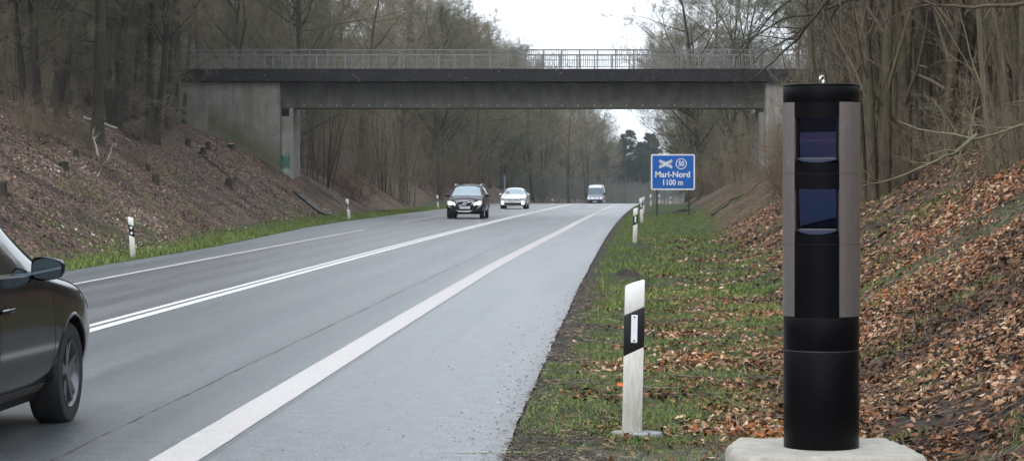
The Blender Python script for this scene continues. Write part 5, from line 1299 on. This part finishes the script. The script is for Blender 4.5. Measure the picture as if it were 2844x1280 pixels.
def scatter_leaves(name, X, Y, size, mt, seed, tilt=.35, fold=.25, lobes=True, lift=.012):
    rng = np.random.RandomState(seed); n_ = len(X); Z, n, u_, v_ = frames(rng, X, Y, tilt)
    if lobes:
        half_ = [(0, -.5), (.12, -.30), (.30, -.22), (.20, -.02), (.36, .12), (.22, .26), (.16, .42), (0, .55)]
    else: half_ = [(0, -.5), (.30, -.1), (.24, .25), (0, .5)]
    pr = [(a, b) for a, b in half_]+[(-a, b) for a, b in half_[1:-1]][::-1]; k = len(half_); K2 = len(pr)
    pr = np.array(pr); s = size*rng.uniform(.4, 1.35, n_); fo = rng.uniform(-.3, 1.0, n_)*fold*2; wdt = rng.uniform(.7, 1.1, n_); cr = rng.uniform(-.25, .6, n_)
    base = np.stack([X, Y, Z+lift*rng.uniform(.2, 1.6, n_)+size*.12*rng.rand(n_)], -1)
    V = base[:, None]+(u_[:, None]*(pr[:, 0][None, :, None]*wdt[:, None, None])+v_[:, None]*pr[:, 1][None, :, None]+n[:, None]*(np.abs(pr[:, 0])[None]*fo[:, None]+pr[:, 1][None]**2*cr[:, None])[..., None])*s[:, None, None]
    b0 = (np.arange(n_)*K2)[:, None]
    A = b0+np.arange(k)[None]; B = b0+np.array([0]+list(range(K2-1, k-2, -1)))[None]
    rv = np.clip(rng.rand(n_)*.85+(fbm(X*.7+5, Y*.45, 4)-.5)*1.1+.08, 0, 1); rnd = np.concatenate([rv, rv])
    B = np.concatenate([b0, b0+np.arange(k-1, K2)[None]], 1)
    o = npmesh(name, V.reshape(-1, 3), [A, B], mt, attr={'rnd': ('FACE', rnd)}); return o
def pick(rng, n, Y0, Y1, o0, o1, dens, ypow=1.0):
    Y = Y0+(Y1-Y0)*rng.rand(n)**ypow; o = o0+(o1-o0)*rng.rand(n); X = cx(Y)+o
    ok = (np.abs(X/Y*FX) < 1700) & (rng.rand(n) < dens(o, Y, X)); return X[ok], Y[ok]
rng = np.random.RandomState(77)
def clump(x, y, s, a=0): return fbm(x*s+a, y*s+a*2, 4)
def onslab(X, Y): return (np.abs(X-tx) < .56) & (np.abs(Y-TY) < .60)
# right side, near, lobed oak leaves
def dR(o, Y, X):
    g = green_amount(o, Y); c = clump(X, Y, 1.1, 3); d = np.clip(1.06-g*1.3+(c-.5)*2.8, .03, 1); d = d*np.clip((o-eR(Y)-.15)/1.2, 0, 1)
    ap = np.interp(Y, [11, 12, 14.2, 14.9], [1, 1, .95, 0])*(o < 7.3); so_ = np.exp(-((X-2.85)/.4)**2-((Y-15.6)/.8)**2); return d*(1-.93*ap)*(1-.8*so_)*(~onslab(X, Y))
X, Y = pick(rng, 105000, 12.2, 34, 5.3, 12.0, dR, 1.25)
ll = scatter_leaves('leaf_litter', X, Y, .058, M['leafR'], 1, .5, .45); tag(ll, 'brown and tan fallen oak leaves covering the right bank', 'leaf litter', kind='stuff')
X, Y = pick(rng, 42000, 30, 75, 6.2, 13.5, lambda o, Y, X: np.clip(1.0-green_amount(o, Y)*1.1+(clump(X, Y, .8, 3)-.5)*2.4, .02, 1)*np.clip((o-eR(Y)-.6)/1.5, 0, 1)*.8, 1.2)
ll = scatter_leaves('leaf_litter', X, Y, .095, M['leafR'], 2, lobes=False); tag(ll, 'brown fallen leaves farther along the right bank', 'leaf litter', kind='stuff')
X, Y = pick(rng, 110000, 46, 126, -24, -7.0, lambda o, Y, X: np.clip(.9-green_amount(o, Y)+(clump(X, Y, .5, 5)-.5)*2.2, .02, 1), 1.3)
ll = scatter_leaves('leaf_litter', X, Y, .095, M['leafL'], 3, tilt=.45, lobes=False); tag(ll, 'dull purplish brown fallen leaves covering the left bank', 'leaf litter', kind='stuff')
# debris and twigs: small slivers along the road edge and in the litter
def slivers(name, X, Y, ln, wd, mt, seed, lift=.01, zf=None):
    rng = np.random.RandomState(seed); n_ = len(X); Z, n, u_, v_ = frames(rng, X, Y, .12)
    if zf is not None: Z = zf(X, Y); n = np.tile([0, 0, 1.], (n_, 1)); a = rng.uniform(0, 6.28, n_); u_ = np.stack([np.cos(a), np.sin(a), 0*a], -1); v_ = np.cross(n, u_)
    l = ln*rng.uniform(.3, 1.4, n_)[:, None]; w_ = wd*rng.uniform(.5, 1.5, n_)[:, None]; c = np.stack([X, Y, Z+lift*rng.rand(n_)], -1)
    bow = v_*l*rng.uniform(-.2, .2, n_)[:, None]
    A = c-u_*l; B = c+bow; C_ = c+u_*l
    V = np.stack([A-v_*w_, A+v_*w_*.0+n*w_, A+v_*w_, B-v_*w_, B+n*w_*1.3, B+v_*w_, C_-v_*w_*.5, C_+n*w_*.5, C_+v_*w_*.5], 1).reshape(-1, 3)
    b0 = (np.arange(n_)*9)[:, None]; F = []
    for s in (0, 3):
        for q in (0, 1): F.append(b0+np.array([[s+q, s+q+1, s+q+4, s+q+3]]))
    rv = rng.rand(n_); return npmesh(name, V, np.concatenate(F), mt, attr={'rnd': ('FACE', np.tile(rv, 4))})
X, Y = pick(rng, 60000, 12.2, 40, 5.0, 6.8, lambda o, Y, X: np.clip(1-np.abs(o-5.55)/.5, 0, 1)*np.clip(.45+(clump(X, Y, 2.0)-.5)*3, 0, 1), 1.5)
o_ = slivers('twig_debris', X, Y, .035, .0045, M['debris'], 11, .02); tag(o_, 'dark twig and plant debris along the right road edge', 'debris', kind='stuff')
X, Y = pick(rng, 9000, 12.2, 42, 5.8, 11.5, lambda o, Y, X: np.clip(.4+(clump(X, Y, .9)-.5)*2.5, 0, 1)*(~onslab(X, Y)), 1.4)
o_ = slivers('twig_debris', X, Y, .13, .0032, M['debris'], 12, .04); tag(o_, 'short fallen twigs among the leaves of the right bank', 'debris', kind='stuff')
def rz_(X, Y): return roadz(X-cx(Y), Y)+.004
X, Y = pick(rng, 9000, 12.5, 36, 3.7, 5.35, lambda o, Y, X: np.clip((o-3.6)/1.75, 0, 1)**9+.006, 1.5)
o_ = slivers('road_grit', X, Y, .008, .0028, M['debris'], 13, .0, rz_); tag(o_, 'dark grit and crumbs scattered on the right shoulder', 'grit', kind='stuff')
# grass
def blades(name, X, Y, h, wd, seed, mt, bend=.6):
    rng = np.random.RandomState(seed); n_ = len(X); Z = groundz(X, Y)-.008; a = rng.uniform(0, 6.28, n_); ph = rng.uniform(0, 6.28, n_)
    hh = h*rng.uniform(.4, 1.3, n_); b = bend*rng.uniform(.2, 1.3, n_)*hh; w_ = wd*rng.uniform(.6, 1.3, n_)
    c = np.stack([X, Y, Z], -1); s = np.stack([np.cos(a), np.sin(a), 0*a], -1)*w_[:, None]; d = np.stack([np.cos(ph), np.sin(ph), 0*a], -1)
    m_ = c+d*(b*.3)[:, None]+np.array([0, 0, 1.])*(hh*.6)[:, None]; t_ = c+d*b[:, None]+np.array([0, 0, 1.])*hh[:, None]
    V = np.stack([c-s, c+s, m_+s*.7, m_-s*.7, t_], 1).reshape(-1, 3); b0 = (np.arange(n_)*5)[:, None]
    rv = rng.rand(n_)*.75+.25*clump(X, Y, 1.3, 9)
    return npmesh(name, V, [b0+np.array([[0, 1, 2, 3]]), b0+np.array([[3, 2, 4]])], mt, attr={'rnd': ('FACE', np.concatenate([rv, rv]))})
def gR(o, Y, X): return np.clip((green_amount(o, Y)-.38)*1.6+(clump(X, Y, 1.2, 21)-.54)*5.2, 0, 1)*np.clip((o-eR(Y)-.1)/.4, 0, 1)*(~onslab(X, Y))*(1-.85*np.interp(Y, [11, 12, 14.2, 14.9], [1, 1, .95, 0])*(o > 5.75)*(o < 7.4))
X, Y = pick(rng, 210000, 12.2, 36, 5.35, 9.6, gR, 1.7)
g_ = blades('grass', X, Y, .050, .0026, 21, M['grass'], 1.1); tag(g_, 'short green grass in patches along the right verge', 'grass', kind='stuff')
X, Y = pick(rng, 70000, 12.2, 21, 5.30, 7.9, lambda o, Y, X: np.clip((green_amount(o, Y)-.2)*1.5+(clump(X, Y, 2.2, 51)-.5)*3.0, .06, 1)*(~onslab(X, Y))*(1-.8*np.interp(Y, [11, 12, 14.2, 14.9], [1, 1, .95, 0])*(o > 5.75)), 1.3)
g_ = blades('grass', X, Y, .038, .0026, 25, M['grass'], 1.3); tag(g_, 'short mossy grass around the foot of the nearest white post', 'grass', kind='stuff')
X, Y = pick(rng, 90000, 30, 125, 5.35, 11.0, gR, 1.5)
g_ = blades('grass', X, Y, .085, .007, 22, M['grass']); tag(g_, 'grass strip farther along the right verge', 'grass', kind='stuff')
X, Y = pick(rng, 120000, 44, 170, -13.5, -5.3, lambda o, Y, X: np.clip((green_amount(o, Y)-.35)*1.8+(clump(X, Y, .6, 31)-.5)*2.4, 0, 1)*np.clip((-o-eL(Y)-.05)/.3, 0, 1), 1.3)
g_ = blades('grass', X, Y, .11, .010, 23, M['grass']); tag(g_, 'bright grass strip along the left road edge', 'grass', kind='stuff')
# taller dry stalks right verge and base of bank
X, Y = pick(rng, 5200, 13, 60, 6.6, 10.5, lambda o, Y, X: np.clip(.3+(clump(X, Y, 1.0, 41)-.55)*5, 0, 1)*(~onslab(X, Y)), 1.2)
M['straw'] = leaf_material('straw', [(0, (.10, .075, .045)), (.5, (.24, .19, .12)), (1, (.42, .36, .25))])
g_ = blades('dry_grass', X, Y, .16, .0025, 24, M['straw'], .9); tag(g_, 'thin straw coloured stalks on the right bank', 'dry grass', kind='stuff')
# soil clods: dark mole-hill like patches on the verge
M['soil'] = smat('wet_soil', (.028, .022, .018), .9, var=.6, vscale=30, bumps=.8)
def clod(px, py, r, h, lab, seed, name='soil_heap'):
    p = hit(px, py); rr = np.random.RandomState(seed); n1, n2 = 26, 9; V = []; 
    for j in range(n2):
        q = j/(n2-1)
        for i in range(n1):
            a = TAU*i/n1; rad = r*q*(1+1.1*(fbm(np.array([math.cos(a)*2+seed]), np.array([math.sin(a)*2]), 3)[0]-.5)); x, y = p.x+rad*math.cos(a)*1.3, p.y+rad*math.sin(a)*1.5
            V.append((x, y, G(x, y)-.04+h*(1-q*q)*1.9*max(0, float(fbm(np.array([x*17]), np.array([y*17]), 4)[0])-.22)))
    I = np.arange(n1*n2).reshape(n2, n1); J = np.roll(I, -1, 1); F = np.stack([I[:-1], J[:-1], J[1:], I[1:]], -1).reshape(-1, 4)
    tag(npmesh(name, np.array(V), F, M['soil'], smooth=False), lab, 'soil heap')
clod(1745, 765, .34, .17, 'dark churned soil heap on the verge above the nearest white post', 1)
clod(1915, 985, .13, .06, 'small dark soil heap in the grass right of the nearest white post', 2)
clod(1897, 590, .5, .25, 'dark clod with a broken stump beside the blue sign', 4)
clod(1700, 690, .25, .06, 'dark soil patch at the shoulder edge, far up the right verge', 6)
# stumps, logs, branches
M['cut_wood'] = smat('cut_wood', (.34, .20, .11), .7, var=.25, vscale=15)
def stump(px, py, r, h, lab, seed, mt='bark', top=True):
    p = hit(px, py); rr = random.Random(seed); e = empty('tree_stump', (p.x, p.y, p.z), rr.uniform(0, 6)); tag(e, lab, 'stump')
    m = MB(); n = 18; v = []
    for q, z in ((1.5, -.25), (1.15, .05), (1.0, h*.5), (.97, h)):
        for i in range(n):
            a = TAU*i/n; k = 1+.12*math.sin(3*a+seed)+.05*math.sin(7*a); v.append((r*q*k*math.cos(a), r*q*k*math.sin(a), z+(.03*math.cos(a) if z == h else 0)))
    m.add(v, [(j*n+i, j*n+(i+1) % n, (j+1)*n+(i+1) % n, (j+1)*n+i) for j in range(3) for i in range(n)]); m.build('bark', M[mt], e, smooth=True)
    m = MB(); m.add([(x*.99, y*.99, z) for x, y, z in v[-n:]], [tuple(range(n))]); m.build('cut_face', M['cut_wood'] if top else M['bark_dark'], e)
for i, (dx, dy, r, h, lab, tp) in enumerate(((473, 368, .13, .34, 'yellow-green barked stump with a fresh cut on the left bank, left of the stump pair', 1), (512, 388, .14, .36, 'dark stump with pale cut top on the left bank, middle of the freshly cut ones', 1), (524, 376, .12, .35, 'thin stump touching the dark cut stump on the left bank', 1),
        (582, 376, .20, .30, 'wide reddish stump close to the bridge wing wall', 1), (391, 462, .13, .34, 'black rotten stump low on the left bank', 0), (372, 430, .08, .26, 'narrow black stump above the rotten stump', 0), (161, 425, .15, .2, 'mossy low stump on the left bank right of the picture edge', 0), (190, 392, .10, .22, 'small dark stump left of the thickest trunk', 0),
        (6, 490, .13, .34, 'brown stump cut by the left picture edge', 0), (575, 470, .14, .36, 'dark broken stump under the bridge wall amid brushwood', 0))):
    stump(dx*DS, dy*DS, r, h, lab, i, 'bark' if tp else 'bark_dark', bool(tp))
def branch(name, pts, r0, mt, lab, cat='branch', seed=1, subs=0, sublen=.5, depth=2, rest=False, r1=None):
    """a branch along world points with side twigs"""
    P = [Vector(p) for p in pts]; rr = np.random.RandomState(seed); A = []
    n = 16; ls = [0]
    for a, b in zip(P[:-1], P[1:]): ls.append(ls[-1]+(b-a).length)
    for i in range(n):
        s = ls[-1]*i/(n-1); k = max(j for j in range(len(ls)-1) if ls[j] <= s+1e-9); q = P[k].lerp(P[k+1], min(1, (s-ls[k])/max(ls[k+1]-ls[k], 1e-9))); A.append((q.x, q.y, q.z))
    A = np.array([A]); A[0, 1:-1] = (A[0, :-2]+A[0, 1:-1]*2+A[0, 2:])/4; A += rr.normal(size=A.shape)*ls[-1]*.004
    Rr = np.linspace(r0, r1 if r1 else r0*.25, n)[None]
    parts = [tubes(A, Rr, 7)]
    if subs:
        L2, R2 = grow(rr, A, Rr, subs, .15, 1, (20, 60), lambda t, pl: sublen+0*t, .6, 7, .14, 0.0); parts.append(tubes(L2, np.maximum(R2, .004), 4))
        L3, R3 = grow(rr, L2, R2, 5, .1, 1, (20, 60), lambda t, pl: pl*.5, .6, 5, .14, 0.0); parts.append(tubes(L3, np.maximum(R3, .003), 3))
        if depth > 2:
            L4, R4 = grow(rr, L3, R3, 4, .1, 1, (20, 60), lambda t, pl: pl*.5, .7, 3, .14, 0.0); parts.append(tubes(L4, np.maximum(R4, .0025), 3))
    o = npmesh(name, *joinvf(parts), M[mt], smooth=True); tag(o, lab, cat); return o
def W(dx, dy, Y): return wpt(dx*DS, dy*DS, Y)
def limb_tree(dx, dy, Y, k, lab):
    q = W(dx, dy, Y); q.x += .7; place(protoC[k], q.x, q.y, .5*k, 1.15, lab, 'tree'); return Vector((q.x, q.y, q.z-.25))
# pale branch reaching in over the right bank
M['pale_branch'] = bark('pale_branch', (.085, .078, .045), (.21, .19, .13), (.10, .11, .045), .4, 0)
branch('fallen_branch', [Vector((6.3, 20.3, G(6.3, 20.3)+.03)), Vector((5.4, 20.1, G(5.4, 20.1)+.25)), W(2640, 290, 20), W(2575, 312, 20), (W(2540, 325, 20.2)), W(2500, 335, 20.3), W(2440, 343, 20.5), W(2390, 345, 20.7), W(2340, 335, 21), W(2260, 305, 21.3)], .024, 'pale_branch', 'pale greenish branch reaching in from the right edge over the leaf bank', seed=3, subs=8, sublen=.6)
branch('fallen_branch', [W(2455, 343, 20.5), W(2400, 385, 20.3), W(2330, 415, 20.2), W(2250, 450, 20.1), W(2165, 468, 20)], .017, 'pale_branch', 'long thin pale branch pointing down left towards the speed camera column', seed=5, subs=6, sublen=.45)
branch('fallen_branch', [W(2540, 325, 20.2), W(2490, 375, 20.0), W(2460, 420, 19.9), W(2440, 500, 19.9)], .011, 'bark_tan', 'thin dark drooping twig hanging below the pale branch', seed=6, subs=5, sublen=.4)
# dark overhanging limbs, upper right
branch('overhanging_branch', [limb_tree(2150, -80, 46, 2, 'stout-stemmed tree behind the column top, carrying the limb that slants down before the bridge end'), W(2120, -60, 46), W(2068, 20, 45), W(2030, 75, 45), W(1965, 130, 45), W(1925, 175, 44), W(1872, 212, 44)], .05, 'bark_dark', 'dark limb slanting down in front of the right bridge end', seed=8, subs=8, sublen=1.2, depth=3)
branch('overhanging_branch', [limb_tree(2230, -30, 48, 0, 'stout-stemmed tree right of the column top, carrying the long arching upper limb'), W(2180, -20, 48), W(2080, 25, 48), W(2030, 33, 48), W(1960, 50, 48), W(1890, 100, 48)], .055, 'bark_dark', 'upper dark limb arching left from the right wood', seed=9, subs=7, sublen=1.1, depth=3)
branch('overhanging_branch', [limb_tree(2110, -60, 60, 2, 'stout-stemmed tree nearest the right bridge end, carrying the limb over the railing'), W(2080, -40, 60), W(2000, -5, 60), W(1950, 25, 60), W(1890, 105, 60), W(1850, 150, 60)], .05, 'bark_dark', 'dark limb reaching over the right end of the bridge railing', seed=10, subs=9, sublen=1.6, depth=3)
branch('overhanging_branch', [W(2575, 10, 30), W(2440, 20, 30), W(2330, 10, 30), W(2200, 60, 30)], .03, 'bark_tan', 'thin pale limb crossing high over the right thicket', seed=12, subs=8, sublen=.9, depth=3)
# birch stick and log on the left bank
p = hit(205*DS, 302*DS); q = hit(292*DS, 330*DS); 
branch('birch_log', [p+Vector((0, 0, .10)), (p+q)/2+Vector((0, 0, .14)), q+Vector((0, 0, .10))], .085, 'birch', 'white birch log lying across the left bank behind the thickest trunk', 'log', 14, r1=.06)
p = hit(246*DS, 392*DS); Yp = p.y
branch('birch_stick', [p, W(240, 362, Yp), W(233, 345, Yp), W(236, 322, Yp)], .045, 'birch', 'forked white birch stick standing left of the thickest trunk', 'branch', 15, 3, .5)
p = hit(272*DS, 402*DS); branch('birch_stick', [p, W(279, 380, p.y), W(283, 362, p.y)], .035, 'birch', 'short white birch stick right of the thickest trunk', 'branch', 16, 2, .3)
p = hit(500*DS, 385*DS); q = hit(600*DS, 480*DS)
branch('fallen_branch', [p, (p+q)/2+Vector((0, 0, .2)), q+Vector((0, 0, .1))], .05, 'bark_dark', 'dark fallen limb on the left bank below the stumps', seed=17, subs=6, sublen=.8)
for i in range(3):
    p = hit((552+i*18)*DS, (455+i*9)*DS); branch('brushwood', [p, p+Vector((rt.uniform(-.5, .5), -.2, .7+.2*i))], .02, 'dry', ('left', 'middle', 'right')[i]+' pale splintered branch of the brushwood under the bridge wing wall', 'branch', 20+i, 8, .6)
# dark seams of wood lying on the right bank
for i, (a, b, c_, d_, lab) in enumerate(((1730, 520, 1830, 455, 'thin dark fallen pole on the slope beyond the blue sign, upper one'), (1790, 545, 1960, 430, 'thin dark fallen pole on the slope right of the blue sign, lower one'))):
    p = hit(a*DS, b*DS); q = hit(c_*DS, d_*DS); q = p+(q-p).normalized()*min((q-p).length, 14); ps = []
    for k in range(6): s_ = p.lerp(q, k/5); ps.append((s_.x, s_.y, G(s_.x, s_.y)+.06))
    branch('fallen_pole', ps, .045, 'bark_dark', lab, 'branch', 30+i)
for i, (pts, r_, mt_, lab) in enumerate(((((1640, 1187), (1740, 1200), (1682, 1230))[:2], .008, 'bark_dark', 'thin dark twig lying on the soil at the foot of the nearest post'),
        (((1856, 1048), (1940, 1056), (2010, 1070), (2130, 1078)), .010, 'bark_tan', 'long tan twig lying in the leaves between nearest post and column'),
        (((2010, 1007), (2090, 1004), (2175, 998)), .006, 'pale_branch', 'yellowish straight twig pointing at the column'),
        (((1590, 1205), (1640, 1212), (1686, 1230)), .009, 'bark_dark', 'dark crooked twig on bare soil below the nearest post'),
        (((2440, 870), (2530, 790), (2620, 750)), .010, 'bark_tan', 'tan twig lying up the slope right of the column'),
        (((2590, 990), (2640, 1010), (2700, 960), (2790, 940)), .010, 'bark_dark', 'dark curved twig on the leaf slope at the right edge'),
        (((2410, 1080), (2470, 1125), (2500, 1140)), .007, 'pale_branch', 'short pale twig lying just right of the column foot'))):
    ps = []
    for (x_, y_) in pts: h_ = hit(x_, y_); ps.append((h_.x, h_.y, h_.z+.03))
    branch('fallen_twig', ps, r_, mt_, lab, 'twig', 40+i, 3, .12)
M['orange_scrap'] = smat('orange_plastic', (.85, .13, .02), .5)
p = hit(1722, 1083); m = MB(); m.add([(-.022, 0, .0), (.022, 0.01, -.008), (.024, .02, .016), (-.018, .01, .022), (-.02, .03, .0), (.02, .03, .0)], [(0, 1, 2, 3), (0, 4, 5, 1), (3, 2, 5, 4), (1, 5, 2), (0, 3, 4)])
o_ = m.build('plastic_scrap', M['orange_scrap']); o_.location = (p.x, p.y, p.z+.03); tag(o_, 'small orange plastic scrap in the grass left of the nearest post', 'litter')
# ---------------------------------------------------------------- haze
hm = bpy.data.materials.new('haze'); hm.use_nodes = True; ht = hm.node_tree; ht.nodes.clear()
pv = ht.nodes.new('ShaderNodeVolumePrincipled'); ho = ht.nodes.new('ShaderNodeOutputMaterial'); ht.links.new(pv.outputs[0], ho.inputs['Volume'])
pv.inputs['Color'].default_value = (.86, .93, 1, 1); pv.inputs['Density'].default_value = .00021; pv.inputs['Anisotropy'].default_value = .2
m = MB(); m.box(-5000, 5000, -400, 6000, -9, 32); hz = m.build('haze', hm); tag(hz, 'pale damp air between the woods', 'haze', kind='stuff')
hm.cycles.homogeneous_volume = True
